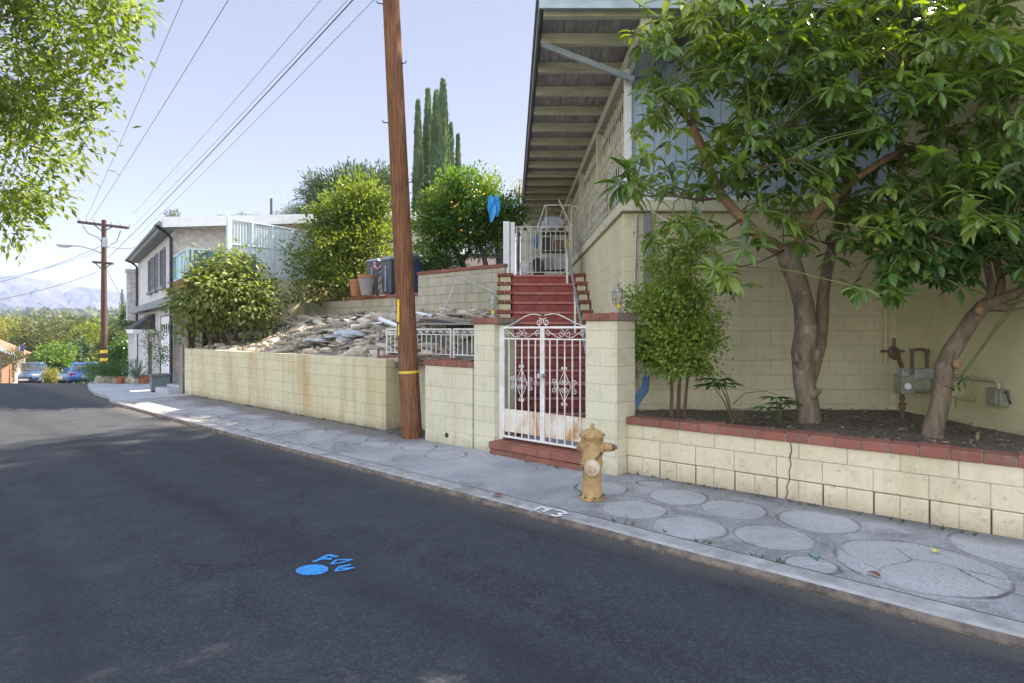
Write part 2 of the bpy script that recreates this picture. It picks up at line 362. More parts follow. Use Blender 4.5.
CIRC = [(2.77,4.10,.50),(.917,6.11,.27),(1.105,5.375,.28),(1.61,5.78,.28),(1.456,4.88,.29),(2.0,5.375,.285),(2.035,4.66,.29),
        (2.576,5.04,.31),(3.76,4.37,.47),(3.32,3.40,.26),(2.05,4.10,.17),(1.46,6.27,.14),(-1.25,8.18,.24),(-.83,7.68,.27),(-1.9,8.45,.22),(4.42,3.5,.42),(3.9,2.8,.3)]
def sidewalk_mat():
    t = NT('stamped_concrete')
    o = t.obj
    mp = t.n('ShaderNodeMapping'); mp.inputs['Rotation'].default_value = (0,0,-TH); t.l(o, mp.inputs[0]); st = t.sep(mp.outputs[0])
    col = t.mix(t.mapr(t.noise(1.1, 6, .6), .35, .68), (.42,.42,.425), (.26,.26,.265))
    col = t.mix(t.mapr(t.noise(60, 3, .7), .45, .75, 0, .3), col, (.13,.13,.135))
    # wobbling rings pressed into the slab
    wob = t.noise(2.6, 3, .6, o, out=1)
    w2 = t.n('ShaderNodeVectorMath', operation='MULTIPLY_ADD'); t.l(wob, w2.inputs[0]); w2.inputs[1].default_value = (.10,.10,0); t.l(o, w2.inputs[2])
    ring = None; inside = None
    for (x, y, r) in CIRC:
        d = t.n('ShaderNodeVectorMath', operation='DISTANCE'); t.l(w2.outputs[0], d.inputs[0]); d.inputs[1].default_value = (x+.035, y+.035, 0)
        e = t.math('ABSOLUTE', t.math('SUBTRACT', d.outputs['Value'], r))
        ring = e if ring is None else t.math('MINIMUM', ring, e)
        i = t.math('SUBTRACT', d.outputs['Value'], r)
        inside = i if inside is None else t.math('MINIMUM', inside, i)
    thick = t.mapr(t.noise(3.2, 4, .7), .42, .72, -.006, .016)
    rf = t.math('MULTIPLY', t.mapr(t.math('SUBTRACT', ring, thick), 0, .020, 1, 0), t.mapr(t.noise(1.9, 4, .6), .35, .6, .35, .95))
    col = t.mix(t.math('MULTIPLY', t.mapr(inside, -.01, .01, 1, 0), t.mapr(t.noise(2.2, 5, .65), .35, .6, .08, .45)), col, (.50,.49,.465))
    # grime between the rings on the right, broken slabs on the left
    right = t.mapr(st[0], -4.2, -3.0)
    gr = t.math('MULTIPLY', t.math('MULTIPLY', t.mapr(t.noise(2.4, 6, .7), .42, .62, .1, .75), right), t.mapr(inside, 0, .05))
    col = t.mix(gr, col, (.13,.125,.12))
    left = t.mapr(st[0], -7.3, -6.2, 1, 0)
    w3 = t.n('ShaderNodeVectorMath', operation='MULTIPLY_ADD'); t.l(t.noise(3, 3, .6, o, out=1), w3.inputs[0]); w3.inputs[1].default_value = (.25,.25,0); t.l(o, w3.inputs[2])
    ve = t.vor(2.3, 'DISTANCE_TO_EDGE', 'Distance', w3.outputs[0])
    crk = t.math('MULTIPLY', t.mapr(ve, .0, .035, 1, 0), t.mapr(t.noise(1.3, 3), .38, .55, .15, 1))
    ve2 = t.vor(7, 'DISTANCE_TO_EDGE', 'Distance', w3.outputs[0])
    crk2 = t.math('MULTIPLY', t.mapr(ve2, .0, .05, 1, 0), t.mapr(t.noise(.8, 3), .5, .6))
    crk = t.math('MULTIPLY', t.math('MAXIMUM', crk, crk2), left)
    # thin stray cracks everywhere
    vs = t.vor(.75, 'DISTANCE_TO_EDGE', 'Distance', w3.outputs[0])
    stray = t.math('MULTIPLY', t.mapr(vs, 0, .006, 1, 0), t.mapr(t.noise(1.1, 3), .56, .62))
    lines = t.math('MAXIMUM', t.math('MAXIMUM', rf, crk), stray)
    # expansion joint along the kerb, and soil washed out from the foot of the wall
    col = t.mix(t.math('MULTIPLY', lines, t.mapr(t.noise(9, 4, .7), .3, .6, .6, 1.0)), col, (.055,.052,.048))
    halo = t.math('MULTIPLY', t.mapr(ring, 0, .09, 1, 0), t.mapr(t.noise(3.7, 5, .7), .45, .65, 0, .45))
    col = t.mix(t.math('MULTIPLY', halo, right), col, (.14,.13,.12))
    ag = t.vor(95, 'F1', 'Color'); col = t.mix(t.mapr(t.sep(ag)[0], .45, 1, 0, .38), col, (.12,.115,.11)); col = t.mix(t.mapr(t.sep(ag)[1], .7, 1, 0, .35), col, (.55,.54,.52))
    soil = t.math('ADD', st[1], t.math('MULTIPLY', t.noise(1.6, 6, .65), 1.1))
    sl = t.math('MULTIPLY', t.mapr(soil, 5.68, 6.0), left)
    col = t.mix(t.math('MULTIPLY', sl, .85), col, (.155,.135,.115))
    col = t.mix(t.mapr(t.noise(.8, 6, .72), .50, .70, 0, .55), col, (.15,.15,.15))
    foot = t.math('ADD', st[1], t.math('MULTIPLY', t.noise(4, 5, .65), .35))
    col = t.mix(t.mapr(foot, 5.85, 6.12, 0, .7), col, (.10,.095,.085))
    h = t.math('SUBTRACT', t.math('MULTIPLY', t.noise(45, 5, .7), .5), lines)
    t.bump(h, .6, .012)
    return t.fin(col, .88, 0, .25)

MT['asphalt'] = asphalt(); MT['sidewalk'] = sidewalk_mat()
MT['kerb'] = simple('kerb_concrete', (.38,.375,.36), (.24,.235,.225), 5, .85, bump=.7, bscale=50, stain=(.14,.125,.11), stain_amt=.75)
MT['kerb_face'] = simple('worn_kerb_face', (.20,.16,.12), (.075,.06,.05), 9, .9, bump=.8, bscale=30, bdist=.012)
MT['drive'] = simple('pale_concrete', (.42,.43,.45), (.33,.34,.36), 2, .85, bump=.3, bscale=60, stain=(.24,.24,.24), stain_amt=.4)
MT['earth'] = simple('dry_earth', (.20,.165,.125), (.125,.10,.075), 3, .95, bump=.7, bscale=25, bdist=.02)
MT['rubble_earth'] = simple('grey_green_earth', (.215,.20,.15), (.135,.13,.095), 2.4, .95, bump=1.0, bscale=18, bdist=.04, stain=(.30,.27,.21), stain_amt=.6)
MT['mulch'] = simple('planter_soil', (.19,.155,.115), (.095,.078,.058), 22, .95, bump=1.0, bscale=45, bdist=.03, stain=(.30,.25,.18), stain_amt=.6)
MT['grassland'] = simple('dry_grass', (.13,.13,.06), (.20,.17,.10), .15, .95, bump=0)

def road_z(x, y):
    d = max(0.0, y-17.2)
    if d < 3: z = -.0885*d*d/6
    else: z = -.0885*1.5-.0885*(d-3)
    return max(z, -9.0)

# centre line of the right road edge
edge = [P(t, 4.11) for t in (16,12,8,4,2,0,-2,-4,-6,-8,-10,-12,-14,-15.6)]
edge += [Vector((-9.6,14.35,0)),Vector((-10.55,15.2,0)),Vector((-11.5,16.35,0)),Vector((-12.7,18.0,0)),Vector((-13.8,19.7,0))]
d2 = Vector((-.598,.802,0)); q = edge[-1].copy()
for i in range(1, 40): edge.append(q + d2*(2.0*i))
def offs(line, w):
    out = []
    for i, p in enumerate(line):
        d = (line[min(i+1,len(line)-1)]-line[max(i-1,0)]).normalized()
        out.append(p + Vector((-d.y, d.x, 0))*w)       # to the left when walking away
    return out
def strip(cols, zf):
    m = MB(); k = len(cols[0]); vs = []
    for c in cols:
        for p in c: vs.append((p.x, p.y, zf(p.x,p.y)))
    fs = []
    for i in range(len(cols)-1):
        for j in range(k-1):
            a = i*k+j; fs.append((a, a+1, a+1+k, a+k))
    m.add(vs, fs); return m
def fixfaces(m):                       # make sheet faces look up
    out = []
    for f in m.f:
        a, b, c = (Vector(m.v[f[0]]), Vector(m.v[f[1]]), Vector(m.v[f[2]]))
        out.append(f if (b-a).cross(c-a).z > 0 else tuple(reversed(f)))
    m.f = out; return m
road = fixfaces(strip([offs(edge, w) for w in (0, .4, 1.5, 3, 4.5, 6, 7.4)], lambda x, y: -.06+road_z(x,y)))
struct('road', road, MT['asphalt'])
# far kerb and verge on the other side, mostly behind the camera
fk = offs(edge, 7.4); fk2 = offs(edge, 7.6); fk3 = offs(edge, 9.2)
m = fixfaces(strip([fk2, fk3], lambda x, y: .02+road_z(x,y))); struct('far_pavement', m, MT['drive'])
def kerb(line, w, zt, mat, zf, name='kerb'):
    a = line; b = offs(line, w); m = MB(); vs = []
    for p, q in zip(a, b):
        z = zf(p.x,p.y)
        vs += [(p.x,p.y,z-.2),(p.x,p.y,z+zt-.015),(p.x*.92+q.x*.08,p.y*.92+q.y*.08,z+zt),(q.x,q.y,z+zt),(q.x,q.y,z-.2)]
    fs = []
    for i in range(len(a)-1):
        for j in range(4):
            k = i*5+j; fs.append((k, k+5, k+6, k+1))
    m.add(vs, fs); return struct(name, m, mat)
kerb(fk, .2, .04, MT['kerb'], road_z, 'far_kerb')

# kerb beside the pavement (light top, worn face), with small irregularities
KT = [16,10] + [5 - .45*i for i in range(46)]
KT = [t for t in KT if t > -15.7] + [-15.7]
m = MB(); mf_ = MB(); vs = []; vf = []
for t in KT:
    j = .018*noise.noise(Vector((t*1.3,0,0)))+.008*noise.noise(Vector((t*5,3,0)))
    vs += [P(t,4.30,.003), P(t,4.15+j,.0), P(t,4.128+j,-.012)]
    vf += [P(t,4.128+j,-.012), P(t,4.105+j*1.4,-.045), P(t,4.095+j*1.6,-.2)]
fs = [(i*3+j, (i+1)*3+j, (i+1)*3+j+1, i*3+j+1) for i in range(len(KT)-1) for j in range(2)]
m.add(vs, fs); mf_.add(vf, fs); fixfaces(m)
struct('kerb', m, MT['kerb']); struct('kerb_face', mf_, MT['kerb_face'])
# pavement slab: from the kerb to under the walls, gently uneven
m = MB(); ts = [5 - .5*i for i in range(42)]; ts = [16,10]+[t for t in ts if t > -15.7]+[-15.7]
ns = [4.318,4.6,4.9,5.2,5.5,5.8,6.2,6.6]
for t in ts:
    for n in ns: m.v.append(tuple(P(t,n,.012*noise.noise(Vector((t*.8,n*.8,0))) if n > 4.5 else 0)))
for i in range(len(ts)-1):
    for j in range(len(ns)-1):
        a = i*len(ns)+j; m.f.append((a,a+1,a+1+len(ns),a+len(ns)))
fixfaces(m); struct('pavement', m, MT['sidewalk'])
m = MB()
m.add([P(16,4.295,-.03),P(16,4.325,-.03),P(-15.7,4.325,-.03),P(-15.7,4.295,-.03)], [(0,1,2,3)]); fixfaces(m)
struct('kerb_joint_ground', m, MT['dark_metal'])

# driveway apron of the white house
poly = [P(-15.7,4.12),P(-15.7,4.35),P(-15.72,6.4),(-8.2,15.3),(-8.6,17.4),(-9.9,17.8),(-15.5,25.2),(-16.4,24.5),(-14.1,20.2),(-12.95,18.3),(-11.75,16.65),(-10.75,15.45),(-9.75,14.5)]
m = MB(); m.v = [(p[0],p[1],-.004+road_z(p[0],p[1])*.9) for p in poly]; m.f = [tuple(range(len(poly)))]; fixfaces(m)
struct('driveway', m, MT['drive'])
m = MB()
poly2 = [P(-15.7,4.12),(-9.75,14.5),(-10.75,15.45),(-11.75,16.65),(-12.95,18.3),(-14.1,20.2),(-16.4,24.5)]
for i in range(len(poly2)-1):
    a, b = Vector(poly2[i][:2]), Vector(poly2[i+1][:2]); za = road_z(a.x,a.y); zb = road_z(b.x,b.y)
    m.add([(a.x,a.y,za-.2),(b.x,b.y,zb-.2),(b.x,b.y,zb-.003),(a.x,a.y,za-.003)], [(0,1,2,3)])
struct('driveway_kerb', m, MT['kerb'])

# base ground: one sheet to the horizon
def ground_z(x, y):
    z = -.30
    d = y-17.2
    if d > 0: z = min(-.30, -.35+road_z(x,y)) if y < 110 else -9.35
    if y > 110: z = -9.35 - smooth01((y-110)/250)*4
    return z
xs = [-4000,-2500,-1500,-900,-500,-300,-200,-140,-100,-80]+list(range(-70,71,5))+[80,100,140,200,300,500,900,1500,2500,4000]
ys = [-600,-200,-80,-40,-20]+list(range(-10,110,4))+[120,140,170,200,260,350,500,800,1200,1800,2600,4500]
m = MB()
for y in ys:
    for x in xs: m.v.append((x,y,ground_z(x,y)))
w = len(xs)
for i in range(len(ys)-1):
    for j in range(w-1):
        a = i*w+j; m.f.append((a,a+1,a+1+w,a+w))
struct('ground', m, MT['grassland'])

# hillside behind the walls: rubble slope, yard terrace, rising ground
def hill_z(x, y):
    t = x*CA - y*SA; n = x*SA + y*CA
    if n < 9.25: z = 1.02 + max(0, min(1,(n-6.0)/3.1))*1.03
    else: z = 2.44 + .085*(n-9.3)
    if n > 9.25 and t > -9: z += .0
    z += .10*noise.noise(Vector((x*.7,y*.7,0)))*(1 if n < 9.2 else .3)
    return z
m = MB(); ts = [-16.05+.33*i for i in range(31)]; ns = [6.0+.3*i for i in range(11)]+[9.24]
ts = [t for t in ts if t < -5.9]
for t in ts:
    for n in ns:
        p = P(t,n); m.v.append((p.x,p.y,hill_z(p.x,p.y)+.06*noise.noise(Vector((p.x*2.5,p.y*2.5,4)))))
w = len(ns)
for i in range(len(ts)-1):
    for j in range(w-1): m.f.append((i*w+j,i*w+j+1,(i+1)*w+j+1,(i+1)*w+j))
m.f = [f for f in m.f if max(m.v[i][0] for i in f) < -.3]
fixfaces(m); struct('rubble_slope_ground', m, MT['rubble_earth'], smooth=True)
m = MB(); ts = [-17+1.0*i for i in range(60)]; ns = [9.32]+[10+1.3*i for i in range(50)]
w = len(ns)
for t in ts:
    for n in ns:
        p = P(t,n); z = hill_z(p.x,p.y)
        if p.x > -.1 and p.y < 12.35: z = -.3
        if t > 3: z -= 0
        m.v.append((p.x,p.y,z))
for i in range(len(ts)-1):
    for j in range(w-1): m.f.append((i*w+j,i*w+j+1,(i+1)*w+j+1,(i+1)*w+j))
fixfaces(m)
# drop the faces that would run under the stair and the house front
keep = []
for f in m.f:
    c = sum((Vector(m.v[i]) for i in f), Vector())/4
    if max(m.v[i][0] for i in f) > -.3 and c.y < 13.4: continue
    keep.append(f)
m.f = keep
struct('yard_ground', m, MT['earth'])

# ------------------------------------------------------------------ walls along the pavement
def bricks_run(mb, mortar, x0, x1, y0, y1, z0, z1, bl=.2, gap=.01, jitter=.004, axis='x'):
    n = max(1, round(abs(x1-x0)/bl)); L = (x1-x0)/n
    for i in range(n):
        a = x0+i*L+gap/2; b = x0+(i+1)*L-gap/2
        j = rnd(-jitter,jitter); k = rnd(-jitter,jitter)
        if axis == 'x': mb.mm(a, b, y0+j, y1+j, z0, z1+k)
        else: mb.mm(y0+j, y1+j, a, b, z0, z1+k)
    if mortar is not None:
        if axis == 'x': mortar.mm(x0, x1, y0+.008, y1-.008, z0+.002, z1-.012)
        else: mortar.mm(y0+.008, y1-.008, x0, x1, z0+.002, z1-.012)
def coped(th, mb_b, mb_m, mat='brick'):
    o = obj('brick_coping', mb_b, MT[mat], th, bevel=.006, segs=1); obj('mortar', mb_m, MT['mortar'], o); return o

# long retaining wall on the left
th = thing('retaining_wall', 'long low cream block wall with brown water stains holding the rubble slope', 'wall', P(-16.14,5.84,0), TH)
m = MB(); m.mm(0, 8.28, 0, .2, -.15, 1.135); m.mm(8.08, 8.28, .2, .75, -.15, 1.13)
obj('block_wall', m, MT['wall_left'], th, bevel=.008)
for i, (px, hh) in enumerate([(1.2,.16),(3.0,.15),(5.35,.20),(7.95,.16)]):
    m = MB(); m.tube([(px,.1,1.13),(px+.005,.1,1.13+hh)], .016, 6)
    obj('rebar_stub', m, MT['brown_pipe'], th)
# recess wall behind the pole and the low wall beside the gate
th = thing('garden_wall', 'low cream block wall with brick top between the wooden pole and the gate pillar', 'wall', P(-7.86,5.68,0), TH)
m = MB(); m.mm(1.15, 2.12, 0, .24, -.15, 1.09); m.mm(-.72, 1.15, .6, .8, -.15, 1.09); m.mm(1.15, 1.35, .24, .6, -.15, 1.09); m.mm(1.35, 2.12, .3, .8, -.15, 1.085)
obj('block_wall', m, MT['wall_paint'], th, bevel=.008)
b = MB(); mo = MB(); bricks_run(b, mo, 1.13, 2.13, -.015, .26, 1.09, 1.165, .105); bricks_run(b, mo, -.72, 1.13, .56, .82, 1.09, 1.165, .105)
coped(th, b, mo)
m = MB(); m.lathe([(.035,0),(.035,.012)], (1.62,.002,.13), 14, (0,-1,0)); obj('drain_hole', m, MT['dark_metal'], th)
# gate pillars
def pillar(t, w, d, h, label, capw=.02, n0=5.69, capr=0.0):
    th = thing('gate_pillar', label, 'pillar', P(t, n0, 0), TH, 'gate pillars')
    m = MB(); m.mm(0, w, 0, d, -.15, h-.085); obj('block_shaft', m, MT['wall_paint'], th, bevel=.01)
    b = MB(); mo = MB(); bricks_run(b, mo, -.03, w+.03+capr, -.03, d/2, h-.085, h, .105); bricks_run(b, mo, -.03, w+.03+capr, d/2+.006, d+.03, h-.085, h, .105)
    coped(th, b, mo, 'brick'); return th
pillar(-5.72, .375, .40, 1.765, 'cream block gate pillar left of the white gate with lantern on its brick cap', capr=.06)
pillar(-3.91, .41, .40, 1.79, 'cream block gate pillar behind the yellow hydrant with lantern on its brick cap')

# planter wall on the right
pa = P(-3.50, 5.90); pb = P(3.2, 6.16)
ang = math.atan2(pb.y-pa.y, pb.x-pa.x); PL = (pb-pa).length
th = thing('planter_wall', 'low cream block planter wall topped with red bricks beside the hydrant', 'wall', pa, ang)
m = MB(); m.mm(0, PL, .012, .2, .19, .545); obj('block_wall', m, MT['planter'], th, bevel=.006)
m = MB(); x = .0; i = 0                  # bottom course: separate blocks with open joints
while x < PL:
    L = .40; m.mm(x+.006, min(PL,x+L-.006), .0+rnd(-.004,.004), .2, -.15, .187+rnd(-.003,.002)); x += L; i += 1
obj('base_course', m, MT['planter'], th, bevel=.008)
m = MB(); m.mm(0.004, PL-.004, .03, .19, -.15, .2); obj('mortar', m, MT['mortar'], th)
b = MB(); mo = MB(); bricks_run(b, mo, .0, PL, -.012, .215, .545, .63, .21, .012, .006); coped(th, b, mo)
m = MB()                                  # the stepped crack down the wall
cx = 1.72; pts = [(cx,.0,.545),(cx+.012,0,.46),(cx-.006,0,.40),(cx+.006,0,.33),(cx-.012,0,.26),(cx-.004,0,.19),(cx-.03,-.004,.12),(cx-.02,-.004,.06),(cx-.045,-.004,0)]
for a, b_ in zip(pts, pts[1:]):
    m.bar((a[0],a[1]+.012-.004 if a[2]>.19 else -.007,a[2]), (b_[0],b_[1]+.012-.004 if a[2]>.19 else -.007,b_[2]), .006, .009, up=(0,1,0))
obj('crack', m, MT['dark_metal'], th)
# soil in the planter
m = MB(); G_ = []
xs = [1.3+.22*i for i in range(19)]; ys = [4.2+.22*i for i in range(19)]
def plane_n(x): return None
for y in ys:
    for x in xs: m.v.append((x, y, .52+.05*noise.noise(Vector((x*1.6,y*1.6,2)))+.02*noise.noise(Vector((x*7,y*7,2)))))
w = len(xs)
nd = Vector((-math.sin(ang), math.cos(ang), 0))
for i in range(len(ys)-1):
    for j in range(w-1):
        f = (i*w+j,i*w+j+1,(i+1)*w+j+1,(i+1)*w+j)
        c = sum((Vector(m.v[k]) for k in f), Vector())/4
        if (c-pa).dot(nd) > .06: m.f.append(f)
# raise nothing in front of the coping
m.v = [v if (Vector((v[0],v[1],0))-pa).dot(nd) > .1 else tuple(Vector(v)+nd*(.1-(Vector((v[0],v[1],0))-pa).dot(nd))) for v in m.v]
struct('planter_ground', m, MT['mulch'], smooth=True)
# wood chips and dry leaves on the soil
litter = MB()
for i in range(2600):
    x = rnd(1.5,5.2); y = rnd(4.4,8.1); p = Vector((x,y,0))
    if (p-pa).dot(nd) < .22: continue
    z = .525+.05*noise.noise(Vector((x*1.6,y*1.6,2)))+.02*noise.noise(Vector((x*7,y*7,2)))
    d = rdir(); d.z *= .25; d.normalize(); nn = Vector((rnd(-.4,.4),rnd(-.4,.4),1)).normalized()
    L = rnd(.012,.05) if random.random() < .93 else rnd(.07,.12)
    litter.leaf1(Vector((x,y,z+.012)), d, nn, L, L*rnd(.35,.7))
MT['litter'] = leafmat('dry_leaf_litter', (.40,.31,.20), (.13,.095,.06), None, .1, .9)
o = obj('leaf_litter', litter, MT['litter']); tag(o, 'dry brown leaf litter and wood chips on the planter soil', 'leaf litter', kind='stuff')

# brick step under the gate
th = thing('brick_step', 'two course red brick doorstep under the white gate', 'step', P(-5.345,5.60,0), TH)
b = MB(); mo = MB(); bricks_run(b, mo, 0, 1.42, .0, .2, -.02, .075, .205, .012); bricks_run(b, mo, .0, 1.42, -.02, .2, .082, .165, .205, .012)
bricks_run(b, mo, .0, 1.42, .21, .42, .082, .163, .205, .012)
coped(th, b, mo, 'brick')
m = MB(); m.mm(.0,1.43,.21,1.9,-.1,.155); m2 = m
struct('stair_approach_ground', m2, MT['drive'], loc=P(-5.345,5.60,0), rotz=TH)

# ------------------------------------------------------------------ ironwork helpers (local x along, z up)
def spiral(cx, cz, r0, turns, start, sgn=1, k=22, y=0.0):
    return [Vector((cx+math.cos(start+sgn*turns*2*math.pi*i/k)*r0*(1-.82*i/k), y, cz+math.sin(start+sgn*turns*2*math.pi*i/k)*r0*(1-.82*i/k))) for i in range(k+1)]
def scroll(m, x, z, r, start, sgn, rad=.0038, turns=1.35, y=0.0): m.tube(spiral(x,z,r,turns,start,sgn,20,y), rad, 5)

# the gate: two leaves
GW = 1.425; GH = 1.44; gz = .205
th = thing('iron_gate', 'white wrought iron double gate with scrolls and rusty kick plates', 'gate', P(-5.34,5.80,0), TH)
m = MB(); m.mm(.0,.045,-.02,.025,.17,1.665); m.mm(GW-.03,GW,-.02,.025,.17,1.665)
obj('gate_post', m, MT['white_iron'], th, bevel=.003)
for s in (0, 1):
    x0 = .05 if s == 0 else GW/2+.004; x1 = GW/2-.004 if s == 0 else GW-.035
    root = MB()
    root.mm(x0,x0+.026,-.013,.013,gz,gz+GH); root.mm(x1-.026,x1,-.013,.013,gz,gz+GH)
    root.mm(x0+.026,x1-.026,-.012,.012,gz+GH-.026,gz+GH-.001); root.mm(x0+.026,x1-.026,-.0115,.0115,gz+GH-.165,gz+GH-.148); root.mm(x0+.026,x1-.026,-.012,.012,gz,gz+.024)
    lf = obj('gate_leaf', root, MT['white_iron'], th)
    bars = MB(); nb = 6; wd = x1-x0
    for i in range(1, nb):
        bx = x0+wd*i/nb; bars.mm(bx-.0065,bx+.0065,-.0065,.0065,gz+.0245,gz+GH-.1655)
    obj('bars', bars, MT['white_iron'], lf)
    k = MB(); k.mm(x0+.027,x1-.027,.009,.014,gz+.075,gz+.37); obj('kick_plate', k, MT['rust_iron'], lf)
    sc = MB(); cx = (x0+x1)/2; cz = gz+.72
    # diamond with curls
    for a, b_ in (((cx-.095,cz),(cx,cz+.19)),((cx,cz+.19),(cx+.095,cz)),((cx+.095,cz),(cx,cz-.19)),((cx,cz-.19),(cx-.095,cz))):
        sc.tube([(a[0],-.012,a[1]),(b_[0],-.012,b_[1])], .0038, 5)
    for sx in (-1, 1):
        for sz in (-1, 1):
            scroll(sc, cx+sx*.032, cz+sz*.045, .032, math.pi/2*sz, sx*sz, y=-.013)
            scroll(sc, cx+sx*.155, cz+sz*.05, .04, -math.pi/2*sz, -sx*sz, y=-.013)
            scroll(sc, cx+sx*.022, cz+sz*.215, .022, -math.pi/2*sz, sx*sz, y=-.013)
    # top band scrolls
    tz = gz+GH-.09
    for sx in (-1, 1):
        scroll(sc, cx+sx*.05, tz, .05, math.pi/2, sx, y=-.002)
        scroll(sc, cx+sx*(wd/2-.075), tz+.01, .04, -math.pi/2, -sx, y=-.002)
        sc.tube([(cx+sx*.06,-.002,tz-.05),(cx+sx*.13,-.002,tz-.035),(cx+sx*(wd/2-.11),-.002,tz+.02),(cx+sx*(wd/2-.07),-.002,tz+.05)], .0045, 5)
    # arched crest over each leaf
    inner = x1 if s == 0 else x0; outer = x0 if s == 0 else x1; sg = 1 if s == 0 else -1
    pts = []
    for i in range(15):
        u = i/14; xx = outer+(inner-outer)*u*.97
        pts.append((xx, 0, gz+GH+.004+.15*smooth01((u-.05)/.75)*(1-.12*max(0,(u-.8)/.2))))
    sc.tube(pts, .0055, 5)
    scroll(sc, inner-sg*.055, gz+GH+.055, .05, math.pi/2, -sg, .0055)
    sc.tube([(inner-sg*.01,0,gz+GH+.10),(inner-sg*.012,0,gz+GH+.05),(inner-sg*.055,0,gz+GH+.003)], .0055, 5)
    obj('scrollwork', sc, MT['white_iron'], lf)
m = MB(); m.mm(GW/2-.05,GW/2+.05,-.05,-.014,gz+.80,gz+.86); m.tube([(GW/2-.04,-.05,gz+.83),(GW/2-.06,-.06,gz+.78),(GW/2-.02,-.065,gz+.72),(GW/2-.07,-.05,gz+.69)], .008, 6); m.tube([(GW/2,-.035,gz+.82),(GW/2+.09,-.06,gz+.85)], .012, 8)
obj('latch', m, MT['galv'], th)

# short railing on the low wall
th = thing('iron_railing', 'short white iron railing on the low wall behind the wooden pole', 'railing', P(-7.86,6.38,1.165), TH)
def railing_panel(th, x0, x1, h, nb=9, mat='white_iron', z0=.045, scr=True, name='railing_panel'):
    m = MB(); m.mm(x0,x0+.022,-.011,.011,0,h); m.mm(x1-.022,x1,-.011,.011,0,h)
    m.mm(x0+.022,x1-.022,-.01,.01,h-.022,h-.001); m.mm(x0+.022,x1-.022,-.01,.01,z0,z0+.016); 
    if scr: m.mm(x0+.022,x1-.022,-.0095,.0095,h-.105,h-.092)
    for i in range(1, nb):
        bx = x0+(x1-x0)*i/nb; m.mm(bx-.006,bx+.006,-.006,.006,z0+.0165,h-.1055 if scr else h-.0225)
    if scr:
        k = max(2, int((x1-x0)/.16))
        for i in range(k):
            cx = x0+(x1-x0)*(i+.5)/k
            scroll(m, cx-.025, h-.058, .026, math.pi/2, -1, .004); scroll(m, cx+.025, h-.058, .026, math.pi/2, 1, .004)
    return obj(name, m, MT[mat], th)
railing_panel(th, -.70, .95, .46, 14); railing_panel(th, 1.0, 2.13, .46, 11)

# carriage lanterns on the pillars
def lantern():
    th = thing('pillar_lantern', 'x', 'lantern', (0,0,0), 0, 'lanterns on the gate pillars')
    m = MB(); m.lathe([(.062,0),(.062,.012),(.045,.03),(.03,.045),(.022,.06)], n=16); obj('base', m, MT['lamp_silver'], th, smooth=True)
    m = MB(); m.lathe([(.02,.06),(.026,.065),(.026,.10),(.02,.105)], n=14); obj('collar', m, MT['lamp_yellow'], th, smooth=True)
    m = MB(); m.lathe([(.02,.106),(.035,.14),(.055,.19),(.058,.235),(.05,.24)], n=8); obj('glass_body', m, MT['lamp_glass'], th)
    m = MB()
    for i in range(4):
        a = i*math.pi/2+.4; c, s = math.cos(a), math.sin(a)
        m.tube([(.02*c,.02*s,.075),(.055*c,.055*s,.11),(.074*c,.074*s,.17),(.066*c,.066*s,.235),(.05*c,.05*s,.245)], .005, 5)
    obj('arms', m, MT['lamp_silver'], th)
    m = MB(); m.lathe([(.07,.24),(.066,.252),(.045,.285),(.02,.30),(.012,.315),(.018,.325),(.01,.345),(.002,.365)], n=12); obj('cap', m, MT['lamp_silver'], th, smooth=True)
    return th
MT['lamp_silver'] = simple('tarnished_silver', (.42,.40,.33), (.24,.22,.17), 25, .45, metal=.5)
MT['lamp_yellow'] = simple('yellow_collar', (.75,.50,.05), (.6,.38,.04), 20, .5)
MT['lamp_glass'] = simple('clouded_glass', (.42,.42,.34), (.3,.3,.22), 20, .25, bump=0)
lp = lantern(); lp.location = P(-5.52, 5.86, 1.765); lp['label'] = 'ornate silver lantern with yellow collar on the pillar left of the gate'
dup(lp, P(-3.63, 5.93, 1.79), .5, 'ornate silver lantern with yellow collar on the pillar behind the hydrant')

# ------------------------------------------------------------------ fire hydrant
MT['hyd'] = simple('faded_yellow_paint', (.44,.285,.11), (.31,.20,.085), 14, .65, bump=.6, bscale=50, stain=(.13,.07,.035), stain_amt=.9)
MT['hyd_cap'] = simple('faded_pink_cap', (.55,.43,.32), (.44,.33,.23), 14, .6, bump=.3, stain=(.3,.18,.1), stain_amt=.5)
hp = at(592, 497.5, 5.70); hp.z = 0.0
th = thing('fire_hydrant', 'faded yellow fire hydrant with a pale round cap on the kerbside pavement', 'fire hydrant', hp, -.12); th.scale = (.9,.9,1)
m = MB()
m.lathe([(.135,0),(.14,.006),(.14,.022),(.112,.028),(.104,.04),(.098,.18),(.100,.28),(.112,.32),(.118,.34),(.108,.36),(.106,.56),(.118,.57),(.118,.59)], n=28)
obj('barrel', m, MT['hyd'], th, smooth=True, bevel=0)
m = MB(); m.lathe([(.118,.592),(.142,.594),(.142,.606),(.12,.615),(.095,.635),(.065,.655),(.035,.664)], n=28); obj('bonnet', m, MT['hyd'], th, smooth=True)
m = MB(); m.lathe([(.026,.664),(.024,.70),(.014,.712)], n=5); obj('top_nut', m, MT['hyd'], th)
m = MB(); m.lathe([(.085,.09),(.085,.125),(.078,.13),(.078,.15)], (0,0,.32), 24, (0,-1,0)); obj('front_nozzle', m, MT['hyd'], th)
m = MB(); m.lathe([(.077,.15),(.081,.155),(.081,.175),(.07,.19),(.03,.196),(.022,.197),(.022,.216),(.0,.217)], (0,0,.32), 24, (0,-1,0)); obj('front_cap', m, MT['hyd_cap'], th, smooth=True)
